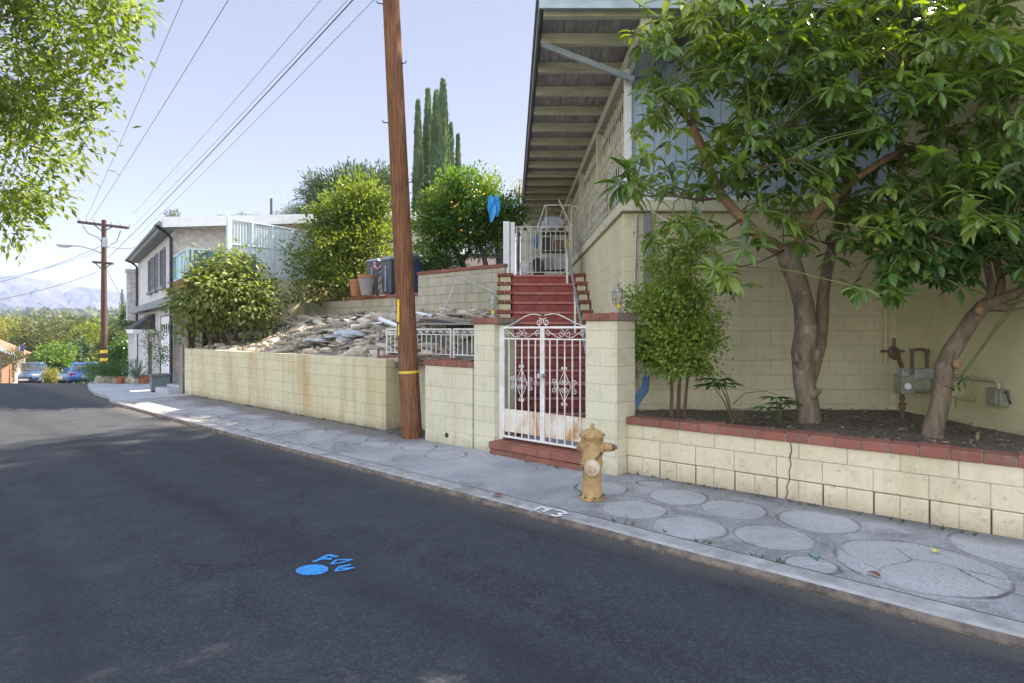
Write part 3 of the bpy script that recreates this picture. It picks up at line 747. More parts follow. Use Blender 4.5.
m = MB(); m.lathe([(.074,.085),(.074,.115),(.062,.12),(.045,.125),(.045,.15)], (0,0,.49), 20, (1,0,0)); m.lathe([(.042,.15),(.042,.205),(.03,.21)], (0,0,.49), 16, (1,0,0)); obj('side_nozzle', m, MT['hyd'], th)
m = MB(); m.lathe([(.03,.21),(.034,.215),(.034,.235),(.018,.24),(.018,.262),(.0,.263)], (0,0,.49), 10, (1,0,0)); obj('side_cap', m, MT['brown_pipe'], th)
m = MB(); m.lathe([(.06,.09),(.06,.12),(.045,.125),(.045,.145),(.02,.15),(.02,.165)], (0,0,.49), 16, (-1,0,0)); obj('side_nozzle', m, MT['hyd'], th)
m = MB(); m.lathe([(.07,.08),(.07,.105),(.03,.12)], (0,0,.33), 16, (-1,0,0)); obj('side_boss', m, MT['hyd'], th)
m = MB()
for i in range(8):
    a = i*math.pi/4+.2; m.lathe([(.012,.02),(.012,.04)], (.124*math.cos(a),.124*math.sin(a),0), 6); m.lathe([(.008,.582),(.008,.617)], (.131*math.cos(a),.131*math.sin(a),0), 6)
obj('flange_bolts', m, MT['brown_pipe'], th)
m = MB(); m.tube([(.105,-.03,.47),(.085,-.09,.43),(.04,-.15,.40),(.02,-.17,.385)], .006, 5); obj('cap_chain', m, MT['dark_metal'], th)
m = MB(); m.lathe([(.106,.345),(.113,.35),(.113,.362),(.106,.367)], n=28); obj('casting_ring', m, MT['hyd'], th)
m = MB(); m.lathe([(.107,.545),(.114,.55),(.114,.558),(.107,.562)], n=28); obj('casting_ring', m, MT['hyd'], th)

# ------------------------------------------------------------------ painted marks
MT['blue_paint'] = simple('blue_spray_paint', (.045,.32,.72), (.04,.24,.58), 90, .7, bump=.3, stain=(.03,.045,.07), stain_amt=.95)
MT['white_paint'] = simple('worn_white_paint', (.78,.78,.76), (.6,.6,.6), 30, .7, stain=(.36,.36,.35), stain_amt=.6)
def gp(u, v, z): return Vector(((u-512)/F*((EYE-z)*F/(v-HZ)), (EYE-z)*F/(v-HZ), z))
def stroke(mb, pts, w, z):
    pts = [Vector((p.x,p.y,0)) for p in pts]
    L = []; Rr = []
    for i, p in enumerate(pts):
        d = (pts[min(i+1,len(pts)-1)]-pts[max(i-1,0)]).normalized(); s_ = Vector((-d.y,d.x,0))*w/2*rnd(.85,1.15)
        L.append(p+s_); Rr.append(p-s_)
    k = len(pts); vs = [(p.x,p.y,z) for p in L+Rr]
    mb.add(vs, [(i,i+1,k+i+1,k+i) for i in range(k-1)])
zr = -.056
m = MB(); c = gp(312, 569.8, zr); n = 48; vs = [(c.x,c.y,zr)]
for i in range(n):
    a = 2*math.pi*i/n; r = 1+.05*noise.noise(Vector((math.cos(a)*3,math.sin(a)*3,0)))
    q1 = gp(312+16.3*math.cos(a)*r, 569.8+5.2*math.sin(a)*r-.9*math.cos(a), zr); vs.append((q1.x,q1.y,zr))
m.add(vs, [(0,i+1,(i+1)%n+1) for i in range(n)]); fixfaces(m)
kx, ky = 80/1024, 40/512
def strokes(defs, w, ox, oy, kx, ky, z):
    m = MB()
    for st in defs:
        pts = [gp(ox+x*kx, oy+y*ky, z) for x, y in st]
        q = []
        for a, b_ in zip(pts, pts[1:]):
            for i in range(4): q.append(a.lerp(b_, i/4))
        q.append(pts[-1]); stroke(m, q, w, z); z += .0006
    return fixfaces(m)
mk = thing('road_mark', 'blue sprayed filled oval with letters F W on the dark asphalt', 'road marking', (0,0,0))
obj('oval', m, MT['blue_paint'], mk)
obj('letter', strokes([[(355,212),(430,190),(555,125)],[(555,125),(670,150)],[(480,172),(600,178)]], .034, 285, 545, kx, ky, zr), MT['blue_paint'], mk)
obj('letter', strokes([[(585,242),(660,190),(860,182)],[(860,182),(700,230),(590,240)],[(640,332),(700,275),(845,248)],[(845,248),(700,285),(740,300),(890,288)],[(890,288),(760,318),(640,332)]], .022, 285, 545, kx, ky, zr+.001), MT['blue_paint'], mk)
kx = ky = 70/1024
mk = thing('kerb_number', 'white painted house number 113 on the kerb below the hydrant', 'house number', (0,0,0))
for st in ([[(215,215),(320,163)]],[[(340,240),(455,192)],[(330,175),(400,205)]],[[(520,215),(610,228),(690,262),(640,272),(560,262)],[(560,262),(600,300),(530,305),(450,285)]]):
    obj('digit', strokes(st, .030, 520, 495, kx, ky, .0075), MT['white_paint'], mk)
# ------------------------------------------------------------------ red stair
t = NT('red_painted_steps'); o_ = t.sep(t.obj)
col = t.mix(t.mapr(t.noise(5, 5, .6), .35, .65), (.33,.070,.055), (.20,.042,.034))
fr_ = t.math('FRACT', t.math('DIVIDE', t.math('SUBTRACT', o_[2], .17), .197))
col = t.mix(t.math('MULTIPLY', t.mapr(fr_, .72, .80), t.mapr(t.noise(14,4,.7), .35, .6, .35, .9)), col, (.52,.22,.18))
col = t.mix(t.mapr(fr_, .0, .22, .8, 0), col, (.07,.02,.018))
col = t.mix(t.mapr(t.noise(3.1, 6, .7, t.scalev(t.obj, (1,1,.5))), .52, .68, 0, .6), col, (.24,.11,.10))
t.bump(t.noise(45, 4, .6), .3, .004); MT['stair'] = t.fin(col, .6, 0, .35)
N_ST = 13; RI = .197; TR = .28; Y0 = 12.3-(N_ST-1)*TR; Z0 = .17
th = thing('red_staircase', 'steep dark red painted concrete steps climbing behind the white gate', 'staircase', (0,Y0,0))
m = MB()
poly = [(0,-.2)]
z = Z0-.0
for i in range(N_ST):
    zt = Z0+RI*(i+1)
    poly += [(TR*i+.02, zt-RI), (TR*i+.02, zt-.05), (TR*i-.012, zt-.045), (TR*i-.012, zt)]
poly += [(TR*(N_ST-1)+1.6, Z0+RI*N_ST), (TR*(N_ST-1)+1.6,-.2)]
poly[1] = (.02, -.2); poly.pop(0)
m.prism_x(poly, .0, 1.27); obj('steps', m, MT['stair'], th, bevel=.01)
for side, (x0, x1) in enumerate(((-.27, -.004), (1.274, 1.5))):
    m = MB(); b = MB()
    for i in range(3, N_ST+1):
        zt = Z0+RI*i+.03; y = TR*(i-1)
        m.mm(x0+.03, x1-.02, y-.02, y+TR-.022, -.2, zt-.07)
        nb = 2
        for k in range(nb):
            w_ = (x1-x0)/nb
            b.mm(x0-.03+(w_+.03)*k, x0-.03+(w_+.03)*(k+1)-.01, y-.06+rnd(-.008,.008), y+TR-.065, zt-.068, zt+rnd(-.004,.006))
    c = obj('cheek_wall', m, MT['house_block'], th, bevel=.006); obj('brick_coping', b, MT['brick_dark'], c, bevel=.006, segs=1)
# passage walls between gate and stair
g1 = P(-5.35,6.09); g2 = Vector((-.02, Y0+.5, 0))
th = thing('passage_wall', 'grey cream rendered wall of the passage behind the left side of the gate', 'wall', g1, math.atan2(g2.y-g1.y, g2.x-g1.x))
L = (g2-g1).length; m = MB(); m.mm(0, L, -.0, .18, -.15, 1.2); obj('block_wall', m, MT['wall_paint'], th, bevel=.008)
b = MB(); mo = MB(); bricks_run(b, mo, 0, L-.1, -.02, .2, 1.2, 1.28, .11); coped(th, b, mo)
g1 = P(-3.52,6.09); g2 = Vector((1.49, 8.12, 0))
th = thing('passage_wall', 'cream block wall joining the right gate pillar to the house corner', 'wall', g1, math.atan2(g2.y-g1.y, g2.x-g1.x))
L = (g2-g1).length; m = MB(); m.mm(-.02, L, -.18, .0, -.15, .50); obj('block_wall', m, MT['house_block'], th, bevel=.008)

# handrail
th = thing('stair_handrail', 'sloping silver pipe handrail on the right of the red steps', 'handrail', (1.12, 8.95, .37))
m = MB(); m.bar((0,0,.80),(0,3.28,2.93), .035, .055); obj('rail', m, MT['galv'], th, bevel=.006)
m = MB(); m.bar((0,3.25,1.95),(0,3.25,2.9), .04, .04); obj('post', m, MT['white_iron'], th)
m = MB(); m.bar((0,1.72,1.0),(0,1.72,1.90), .035, .035); obj('post', m, MT['white_iron'], th)
m = MB(); m.bar((0,.05,-.03),(0,.05,.82), .035, .035); obj('post', m, MT['white_iron'], th)

# landing platform, railing gate and the clutter stored on it
th = thing('landing_platform', 'red edged concrete landing at the top of the steps', 'platform', (0,0,0))
m = MB(); m.mm(-.27, 1.5, 12.312+1.55, 17.5, -.2, 2.722); m.mm(-.27,1.5,12.34,13.9,2.5,2.715); obj('slab', m, MT['stair'], th)
th = thing('landing_gate', 'cream iron gate with vertical bars at the top of the red steps', 'gate', (-.02, 12.36, 2.735))
railing_panel(th, .10, 1.22, 1.0, 11, 'cream_iron') if 'cream_iron' in MT else None
MT['cream_iron'] = simple('cream_painted_iron', (.66,.64,.54), (.52,.49,.4), 12, .55, stain=(.3,.2,.12), stain_amt=.45)
railing_panel(th, .10, 1.22, 1.0, 11, 'cream_iron')
m = MB(); m.mm(-.16, -.03, -.04, .04, -.02, 1.1); m.mm(-.01, .08, -.045, .045, -.02, 1.08); obj('gate_post', m, MT['white_trim'], th, bevel=.006)
m = MB(); m.mm(1.235,1.26,-.012,.012,-.02,1.45); m.mm(1.235,1.5,-.012,.012,1.40,1.425); obj('gate_post', m, MT['cream_iron'], th)
m = MB(); m.bar((1.25,0,.98),(1.05,.9,1.75),.02,.02); m.bar((.55,.2,1.0),(.72,.3,1.5),.02,.02); m.bar((.72,.3,1.5),(1.25,.3,1.5),.02,.02); m.bar((.74,.3,1.5),(.74,.3,.9),.018,.018)
obj('frame_bars', m, MT['cream_iron'], th)
MT['plastic_white'] = simple('white_plastic', (.72,.73,.74), (.6,.61,.62), 6, .5, bump=0)
MT['tarp_grey'] = simple('grey_plastic_sheet', (.42,.43,.46), (.22,.23,.26), 6, .4, bump=.6, bscale=14, bdist=.03)
MT['black_plastic'] = simple('black_plastic', (.03,.032,.035), (.02,.02,.022), 8, .45, bump=.1)
MT['blue_plastic'] = simple('blue_plastic', (.04,.13,.42), (.03,.09,.3), 8, .5, bump=.2)
MT['straw'] = simple('straw', (.5,.4,.22), (.35,.27,.13), 30, .8)
lz = 2.73
th = thing('plastic_bucket', 'white plastic bucket standing behind the landing gate', 'bucket', (.29, 12.75, lz))
m = MB(); m.lathe([(.10,0),(.125,.27),(.132,.27),(.132,.30),(.118,.30)], n=18); obj('body', m, MT['plastic_white'], th, smooth=True)
m = MB(); m.tube([(-.13,0,.27),(-.09,-.08,.2),(0,-.13,.17),(.09,-.08,.2),(.13,0,.27)], .004, 5); obj('handle', m, MT['galv'], th)
m = MB(); m.rock((0,0,.2),(.14,.13,.24),3); tag(obj('bin_bag', m, MT['black_plastic'], loc=(.56,12.8,lz), smooth=True), 'black plastic bag slumped beside the white bucket on the landing', 'bag')
th = thing('storage_shelf', 'cluttered metal shelf rack behind the landing gate', 'shelf', (.92, 12.95, lz))
m = MB()
for x in (-.3,.3):
    for y in (-.18,.18): m.mm(x-.015,x+.015,y-.015,y+.015,0,1.05)
obj('frame', m, MT['galv'], th)
for z in (.15,.55,.95):
    m = MB(); m.mm(-.31,.31,-.2,.2,z,z+.02); obj('shelf_board', m, MT['grey_trim'], th)
for k, (x, z, w, h, mt) in enumerate([(-.15,.17,.22,.25,'grey_trim'),(.14,.17,.24,.30,'tarp_grey'),(-.17,.57,.2,.28,'black_plastic'),(.1,.57,.26,.22,'brown_pipe')]):
    m = MB(); m.box((0,0,h/2),(w,.28,h),taper=.92)
    nm = ['grey','silver','black','brown'][k]
    tag(obj('storage_box', m, MT[mt], loc=(.92+x,12.93,lz+z), bevel=.012), nm+' storage box on the rack behind the landing gate', 'box', 'boxes stored on the landing rack')
m = MB(); m.rock((0,0,.17),(.30,.22,.20),9); tag(obj('plastic_bundle', m, MT['tarp_grey'], loc=(.88,12.95,lz+.97), smooth=True), 'crumpled grey plastic bundle on top of the landing rack', 'bundle')
m = MB(); m.rock((0,0,.1),(.05,.05,.16),4); tag(obj('hanging_cloth', m, MT['blue_plastic'], loc=(.50,12.5,lz+.62), smooth=True), 'small bright blue cloth hanging behind the landing gate', 'cloth')
m = MB(); m.rock((0,0,.1),(.11,.07,.13),5); tag(obj('straw_hat', m, MT['straw'], loc=(1.16,12.55,lz+.55), smooth=True), 'yellow straw bundle behind the right end of the landing gate', 'bundle')

# ------------------------------------------------------------------ the house on the right
HX, HY, HX2, HY2 = 1.51, 8.12, 5.2, 20.0
house = thing('hillside_house', 'large two storey house of cream block and blue siding with a deep raftered eave', 'house', (HX, HY, 0))
hx = lambda x: x-HX
hy = lambda y: y-HY
m = MB(); m.mm(0, 3.70, 0, .2, -.3, 3.185); m.mm(0, .2, .2, 11.8, -.3, 3.185); m.mm(.0, 7.6, 11.81, 11.9, -.3, 5.39); m.mm(7.5,7.6,0,11.8,-.3,5.2)
obj('block_base', m, MT['house_block'], house, bevel=.008)
# deck slab
m = MB(); m.mm(-.05, .9, -.12, 11.8, 3.19, 3.34); m.mm(.9, 3.70, -.10, .6, 3.19, 3.34)
obj('deck_slab', m, MT['cream_paint'], house, bevel=.012)
# siding boards of the gable
m = MB(); x = .10
while x < 3.68:
    m.mm(x+.004, min(x+.146,3.68), -.06+rnd(-.002,.002), .0, 3.345, 5.42); x += .15
sd = obj('blue_siding', m, MT['blue_siding'], house, bevel=.004, segs=1)
m = MB(); m.mm(.1,3.68,-.05,.08,3.342,5.41); obj('siding_backing', m, MT['grey_trim'], sd)
m = MB(); m.mm(.035,.10,-.09,.05,3.345,5.30); m.mm(.10,3.69,-.085,-.0,3.342,3.40)
obj('corner_trim', m, MT['white_trim'], house, bevel=.004)
# far side of the porch
m = MB(); m.mm(1.25,1.35,.1,11.7,3.34,5.2); obj('porch_wall', m, MT['grey_trim'], house)  # cream wall in itself; grey colour stands in for the porch shade
m = MB(); m.mm(hx(.30), hx(1.50), 11.8, 11.9, 2.4, 5.40); obj('end_wall', m, MT['green_cream'], house)
# posts and beam
for y in (.0, 2.65, 5.3, 7.95, 10.6):
    m = MB(); m.mm(-.005,.085,y-.13,y-.03,3.345,5.08); obj('porch_post', m, MT['white_trim'] if y == 0 else MT['cream_paint'], house, bevel=.004)
m = MB(); m.mm(.0,.13,-1.1,11.8,5.082,5.25); obj('eave_beam', m, MT['green_cream'], house, bevel=.006)
# screens and ironwork between the posts
MT['reed'] = woodmat('reed_screen', (.66,.57,.38), (.45,.37,.24), (60,60,.6), 3, .8, .6)
for k, y in enumerate((.0, 2.65, 5.3, 7.95)):
    y0 = y+.0; y1 = y+2.5
    m = MB()
    n_ = 34
    for i in range(n_):
        a = y0+(y1-y0)*i/n_
        m.mm(.125,.137,a+.004,a+(y1-y0)/n_-.006,4.12+rnd(-.01,.01),4.78+.05*math.sin(i*.9)+rnd(-.02,.02))
    obj('reed_screen', m, MT['reed'], house)
    m = MB()
    for zz in (3.43, 4.15, 4.80): m.mm(.07,.085,y0+.0,y1,zz,zz+.018)
    for i in range(15):
        a = y0+(y1-y0)*(i+.5)/15
        m.mm(.072,.083,a-.006,a+.006,3.448,4.149)
        m.mm(.072,.083,a-.005,a+.005,4.169,4.799)
    m2 = MB()
    for i in range(8):
        cy = y0+(y1-y0)*(i+.5)/8
        for zz, r in ((4.48,.13),(4.88,.10),(4.30,.07)):
            q = spiral(0,0,r,1.2,math.pi/2,1 if i%2 else -1,18)
            m2.tube([(.066, cy+p.x, zz+p.z) for p in q], .010, 5)
        ring = [(.066, cy+.15*math.cos(a), 4.80+.17*math.sin(a)) for a in [math.pi*j/8 for j in range(9)]]
        m2.tube(ring, .012, 5)
    pn = obj('iron_screen', m, MT['cream_iron'], house); obj('scrollwork', m2, MT['cream_iron'], pn)
# low grey railing on the edge of the deck
m = MB()
for zz in (3.42, 3.72, 4.02): m.mm(-.035,-.02,-.08,6.2,zz,zz+.016)
for i in range(34):
    a = -.08+6.28*i/33; m.mm(-.033,-.023,a-.005,a+.005,3.341,4.02)
obj('deck_railing', m, MT['cream_iron'], house)
m = MB()
for i in range(20):
    cy = .1+i*.3
    for r, zz in ((.10,3.57),):
        q = spiral(0,0,r,1.3,math.pi/2,1 if i%2 else -1,18); m.tube([(-.042, cy+p.x, zz+p.z) for p in q], .006, 5)
obj('scrollwork', m, MT['cream_iron'], house)
# roof: boards, rafters, fascia
EX = .34                                      # outer eave x
roof = MB(); roof.mm(hx(EX+.0), hx(9.6), hy(6.9), hy(20.3), 5.412, 5.46)
rf = obj('roof', roof, MT['roof_dark'] if 'roof_dark' in MT else MT['grey_trim'], house)
m = MB(); x = EX+.04
while x < 1.95:
    y = 6.93
    while y < 20.2:
        y2 = min(20.25, y+rnd(1.6,3.4)); m.mm(hx(x+.003),hx(x+.135),hy(y+.003),hy(y2-.003),5.392+rnd(0,.004),5.410); y = y2
    x += .14
obj('sheathing', m, MT['roof_board'], rf)
RY = [7.02]+[7.69+.83*i for i in range(15)]
for y in RY:
    m = MB(); m.mm(hx(EX+.03), hx(1.9), hy(y)-.045, hy(y)+.045, 5.252, 5.390); obj('rafter', m, MT['green_cream'], rf, bevel=.006)
m = MB(); m.mm(hx(EX-.03), hx(9.6), hy(6.84), hy(6.88), 5.27, 5.47); m.mm(hx(EX-.03), hx(9.6), hy(6.80), hy(6.838), 5.40, 5.475)
obj('rake_board', m, MT['fascia'], rf, bevel=.005)
m = MB(); m.mm(hx(EX-.03), hx(EX-.002), hy(6.881), hy(20.3), 5.30, 5.47); m.mm(hx(EX-.06), hx(EX-.031), hy(6.8), hy(20.3), 5.43, 5.48)
obj('eave_fascia', m, MT['dark_trim'] if 'dark_trim' in MT else MT['grey_trim'], rf, bevel=.004)
m = MB(); m.bar((hx(.40),hy(7.62),5.22),(hx(1.60),hy(7.86),4.88),.05,.075); obj('brace', m, MT['fascia'], house, bevel=.006)
m = MB(); m.mm(hx(1.56), hx(1.78), hy(7.05), hy(7.95), 4.95, 5.08) ; obj('beam_end', m, MT['fascia'], house, bevel=.006)
# stucco wing
m = MB(); m.mm(hx(5.2), hx(9.4), hy(3.75), hy(8.6), -.3, 5.41); obj('stucco_wing', m, MT['stucco_wing'], house, bevel=.02)
m = MB(); m.mm(hx(4.9), hx(9.6), hy(3.4), hy(6.79), 5.412, 5.47); obj('wing_roof', m, MT['grey_trim'], rf)
# conduit, pipes, downspout
th = thing('conduit_pipe', 'thin grey vertical conduit on the cream house wall near its left corner', 'pipe', (1.66, 8.08, 0))
m = MB(); m.tube([(0,0,.5),(0,0,2.4),(.02,0,3.15)], .014, 7); m.mm(-.03,.03,.005,.03,1.9,1.93); m.mm(-.03,.03,.005,.03,2.9,2.93); obj('pipe', m, MT['galv'], th)
th = thing('conduit_pipe', 'thin grey vertical conduit in the corner above the gas meter', 'pipe', (5.03, 8.07, 0))
m = MB(); m.tube([(0,0,1.15),(0,0,3.1)], .022, 8); obj('pipe', m, MT['stucco_wing'], th)
th = thing('waste_pipe', 'narrow rusty brown pipe beside the blue downspout', 'pipe', (1.50, 7.55, 0))
m = MB(); m.tube([(0,0,.4),(0,0,1.45)], .022, 8); obj('pipe', m, MT['brown_pipe'], th, smooth=True)
th = thing('blue_downspout', 'blue metal downspout bent out over the brick planter edge', 'downspout', (1.80, 8.02, 0))
m = MB(); m.bar((0,0,1.08),(-.16,-.62,.86),.09,.07); m.bar((-.155,-.60,.875),(-.46,-.98,.62),.10,.065)
obj('pipe', m, MT['blue_pipe'], th, bevel=.01)
m = MB(); m.bar((0,0,3.15),(0,0,1.0),.075,.055,up=(0,1,0)); obj('upper_pipe', m, MT['grey_trim'], th)
m = MB(); m.bar((-.44,-.95,.632),(-.52,-1.05,.60),.16,.03); obj('spout_end', m, MT['blue_pipe'], th, bevel=.008)
th = thing('white_cable', 'thin white cable sagging down from the deck edge across the house wall', 'cable', (0,0,0))
m = MB(); a = Vector((1.72,7.9,3.25)); b_ = Vector((3.3,8.0,2.55))
m.tube([a.lerp(b_,i/8)+Vector((0,0,-.12*math.sin(math.pi*i/8))) for i in range(9)], .008, 5); obj('cable', m, MT['white_trim'], th)

# gas meter and wall pipes
MT['meter'] = simple('meter_grey_paint', (.30,.30,.22), (.20,.20,.14), 12, .6, bump=.3, stain=(.12,.09,.05), stain_amt=.6)
MT['pipe_cream'] = simple('cream_painted_pipe', (.42,.40,.26), (.34,.32,.2), 12, .6)
mp_ = Vector((4.80, 7.35, .52))
th = thing('gas_meter', 'old grey gas meter with pipes and regulator in the planter corner', 'gas meter', mp_, .0)
m = MB(); m.box((.0,0,.42),(.16,.17,.24)); m.lathe([(.10,-.10),(.115,-.07),(.115,.10),(.10,.13)],(.15,0,.42),20,(1,0,0)); obj('meter_body', m, MT['meter'], th, bevel=.015)
m = MB(); m.box((.18,-.04,.55),(.22,.14,.13)); m.box((-.04,-.06,.56),(.09,.10,.09)); obj('index_box', m, MT['galv'], th, bevel=.01)
m = MB(); m.lathe([(.04,0),(.04,.02),(.015,.024)],(-.03,-.11,.40),16,(0,-1,0)); obj('dial', m, MT['white_trim'], th)
m = MB(); m.tube([(-.02,0,-.06),(-.02,0,.32)],.022,8); m.lathe([(.035,0),(.035,.05)],(-.02,0,.10),8); m.tube([(-.06,0,.17),(.03,0,.17)],.016,6); m.lathe([(.032,0),(.032,.04)],(-.02,0,.22),8)
m.tube([(-.02,0,.62),(-.05,0,.70),(-.09,0,.80),(-.13,0,.86)],.026,8); m.lathe([(.07,-.03),(.085,-.01),(.085,.01),(.07,.03)],(-.12,-.0,.80),16,(.3,-1,.3)); m.tube([(-.28,0,.82),(.0,0,.82)],.016,6); m.tube([(-.12,0,.84),(-.12,0,.98)],.02,7)
m.tube([(.10,0,.60),(.10,0,.80),(.13,0,.84),(.24,0,.84),(.28,0,.80),(.28,0,.55)],.020,8); m.lathe([(.03,-.02),(.03,.03)],(.10,0,.82),8); m.lathe([(.03,-.02),(.03,.03)],(.28,0,.82),8)
obj('pipework', m, MT['brown_pipe'], th, smooth=False)
m = MB(); m.tube([(.28,0,.56),(.39,-.02,.56),(.39,-.06,.56)],.03,8); m.lathe([(.045,0),(.045,.06)],(.30,0,.56),8,(1,0,0)); obj('union', m, MT['pipe_cream'], th)
th = thing('wall_pipe', 'cream painted pipe running along the stucco wall to a small junction box', 'pipe', (5.16, 0, 0))
m = MB(); m.tube([(0,7.40,1.06),(0,6.40,1.06),(0,6.36,1.03),(0,6.36,.88)],.018,8); m.tube([(0,7.02,.82),(0,6.72,.82)],.014,7); m.tube([(0,7.02,.82),(0,7.02,.68)],.014,7); obj('pipe', m, MT['pipe_cream'], th)
m = MB(); m.mm(-.06,.035,6.26,6.46,.80,.98); m.mm(-.075,-.06,6.3,6.42,.82,.96); obj('junction_box', m, MT['meter'], th, bevel=.01)
m = MB(); m.tube([(-.03,6.24,.95),(-.05,6.2,.97),(-.05,6.17,.88),(-.03,6.17,.84)],.012,6); obj('elbow', m, MT['dark_metal'], th)

# ------------------------------------------------------------------ upper walls of the yard
th = thing('terrace_wall', 'old cream block terrace wall with brick top under the wheelie bins', 'wall', P(-17.6, 9.12, 0), TH)
m = MB(); m.mm(0, 6.6, 0, .2, .9, 2.40); obj('block_wall', m, MT['upper_block'], th, bevel=.01)
b = MB(); mo = MB(); bricks_run(b, mo, 3.4, 6.62, -.02, .22, 2.40, 2.47, .21); coped(th, b, mo, 'brick_dark')
th = thing('terrace_wall', 'higher old block terrace wall with brick top under the orange tree', 'wall', P(-11.0, 9.10, 0), TH)
m = MB(); m.mm(0, 2.75, 0, .2, .9, 2.89); m.mm(0,.2,.2,.6,2.0,2.88); obj('block_wall', m, MT['upper_block'], th, bevel=.01)
b = MB(); mo = MB(); bricks_run(b, mo, -.02, 2.77, -.025, .225, 2.89, 2.965, .21); coped(th, b, mo, 'brick_dark')
th = thing('terrace_wall', 'short second tier block wall below the yellow green tree', 'wall', P(-18.0, 9.9, 0), TH)
m = MB(); m.mm(0, 4.2, 0, .2, 2.2, 2.82); obj('block_wall', m, MT['upper_block'], th, bevel=.01)
th = thing('terrace_wall', 'pale plain wall section under the corrugated fence', 'wall', P(-16.3, 7.15, 0), TH+math.pi/2)
m = MB(); m.mm(0, 2.6, -.12, .12, .8, 3.05); obj('block_wall', m, MT['house_block'], th, bevel=.01)

# corrugated fence
def corrug(mb, x0, x1, z0, z1, y=0, pitch=.075, amp=.014):
    n = int((x1-x0)/pitch*6); vs = []
    for i in range(n+1):
        x = x0+(x1-x0)*i/n; yy = y+amp*math.sin(2*math.pi*(x-x0)/pitch); vs += [(x,yy,z0),(x,yy,z1)]
    mb.add(vs, [(2*i,2*i+2,2*i+3,2*i+1) for i in range(n)])
def translucent(name, c, tr=.5):
    t = NT(name); col = t.mix(t.mapr(t.noise(3,4), .35,.7), c, tuple(x*.75 for x in c)); t.fin(col, .35, 0, .5)
    b = t.n('ShaderNodeBsdfTranslucent'); t.l(col, b.inputs[0]); ms = t.n('ShaderNodeMixShader'); ms.inputs[0].default_value = tr
    t.l(t.b.outputs[0], ms.inputs[1]); t.l(b.outputs[0], ms.inputs[2]); t.l(ms.outputs[0], t.out.inputs[0]); return t.m
MT['corrug'] = translucent('pale_aqua_corrugated_plastic', (.66,.74,.76))
MT['aqua_frame'] = simple('aqua_painted_frame', (.52,.62,.64), (.42,.53,.56), 6, .6)
th = thing('corrugated_fence', 'tall fence of pale aqua corrugated plastic panels above the fig tree', 'fence', P(-16.2, 7.0, 3.05), TH+math.pi/2)
for i in range(4):
    x0 = .02+i*.58; zt = 1.46-.02*i
    m = MB(); corrug(m, x0+.03, x0+.55, .06, .82); corrug(m, x0+.03, x0+.55, .87, zt); obj('panel', m, MT['corrug'], th)
m = MB()
for i in range(5): m.mm(.0+i*.58-.02,.0+i*.58+.03,-.035,.035,0,1.50-.02*i)
m.mm(-.09,-.03,-.05,.05,-.3,1.56)
m.mm(.031,2.3,-.03,.03,.825,.865); m.mm(.031,2.3,-.03,.03,.0,.055)
m.bar((.0,0,1.51),(2.36,0,1.43),.07,.04); obj('frame', m, MT['aqua_frame'], th, bevel=.004)

# wheelie bins
def bin_(colname):
    th = thing('wheelie_bin', 'x', 'wheelie bin', (0,0,0), 0, 'wheelie bins on the terrace')
    m = MB(); m.box((0,0,.50),(.44,.50,.88),taper=1.22); obj('body', m, MT[colname], th, bevel=.02)
    m = MB(); m.box((0,0,.975),(.58,.66,.05),taper=.94); m.box((0,0,1.015),(.46,.5,.05),taper=.8); obj('lid', m, MT['lid_grey'], th, bevel=.015)
    for s in (-1,1):
        m = MB(); m.lathe([(.09,-.02),(.10,-.015),(.10,.015),(.09,.02)],(s*.24,.24,.10),16,(1,0,0)); obj('wheel', m, MT['black_plastic'], th)
    m = MB(); m.tube([(-.24,.34,.9),(-.22,.40,.93),(.22,.40,.93),(.24,.34,.9)],.016,6); obj('handle', m, MT['black_plastic'], th)
    m = MB(); m.mm(-.035,.035,-.315,-.285,.1,.8); obj('front_rib', m, MT['lid_grey'], th)
    return th
MT['bin_dark'] = simple('dark_grey_bin', (.075,.08,.09), (.05,.055,.06), 5, .5, bump=.1)
MT['bin_blue'] = simple('slate_blue_bin', (.06,.09,.20), (.05,.07,.15), 5, .5, bump=.1)
MT['lid_grey'] = simple('blue_grey_lid', (.22,.25,.33), (.15,.17,.23), 5, .5, bump=.1)
zb = 2.46
bn = bin_('bin_dark'); bn.scale = (.72,.72,.92); q = at(378, 296, 15.4); bn.location = (q.x,q.y,zb); bn.rotation_euler = (0,0,-.55); bn['label'] = 'dark grey wheelie bin beside the stone pot, left of the row'
for u, lab in ((392,'dark grey wheelie bin just left of the wooden pole'),):
    q = at(u, 296, 15.0); dup(bn, (q.x,q.y,zb), -.6, lab)
bb = bin_('bin_blue'); bb.scale = (.75,.75,.95); q = at(411, 296, 14.75); bb.location = (q.x,q.y,zb); bb.rotation_euler = (0,0,-.62); bb['label'] = 'slate blue wheelie bin just right of the wooden pole'
m = MB(); m.tube([(-.09,0,.0),(-.08,-.03,-.12),(0,-.05,-.17),(.08,-.03,-.12),(.1,0,.0)],.03,7)
q = at(378,266,15.05); MT['pink'] = simple('pink_hose', (.55,.22,.25), (.4,.14,.17), 9, .5)
tag(obj('garden_hose', m, MT['pink'], loc=(q.x,q.y,3.3), smooth=True), 'pink hose loop hanging over the leftmost wheelie bin', 'hose')
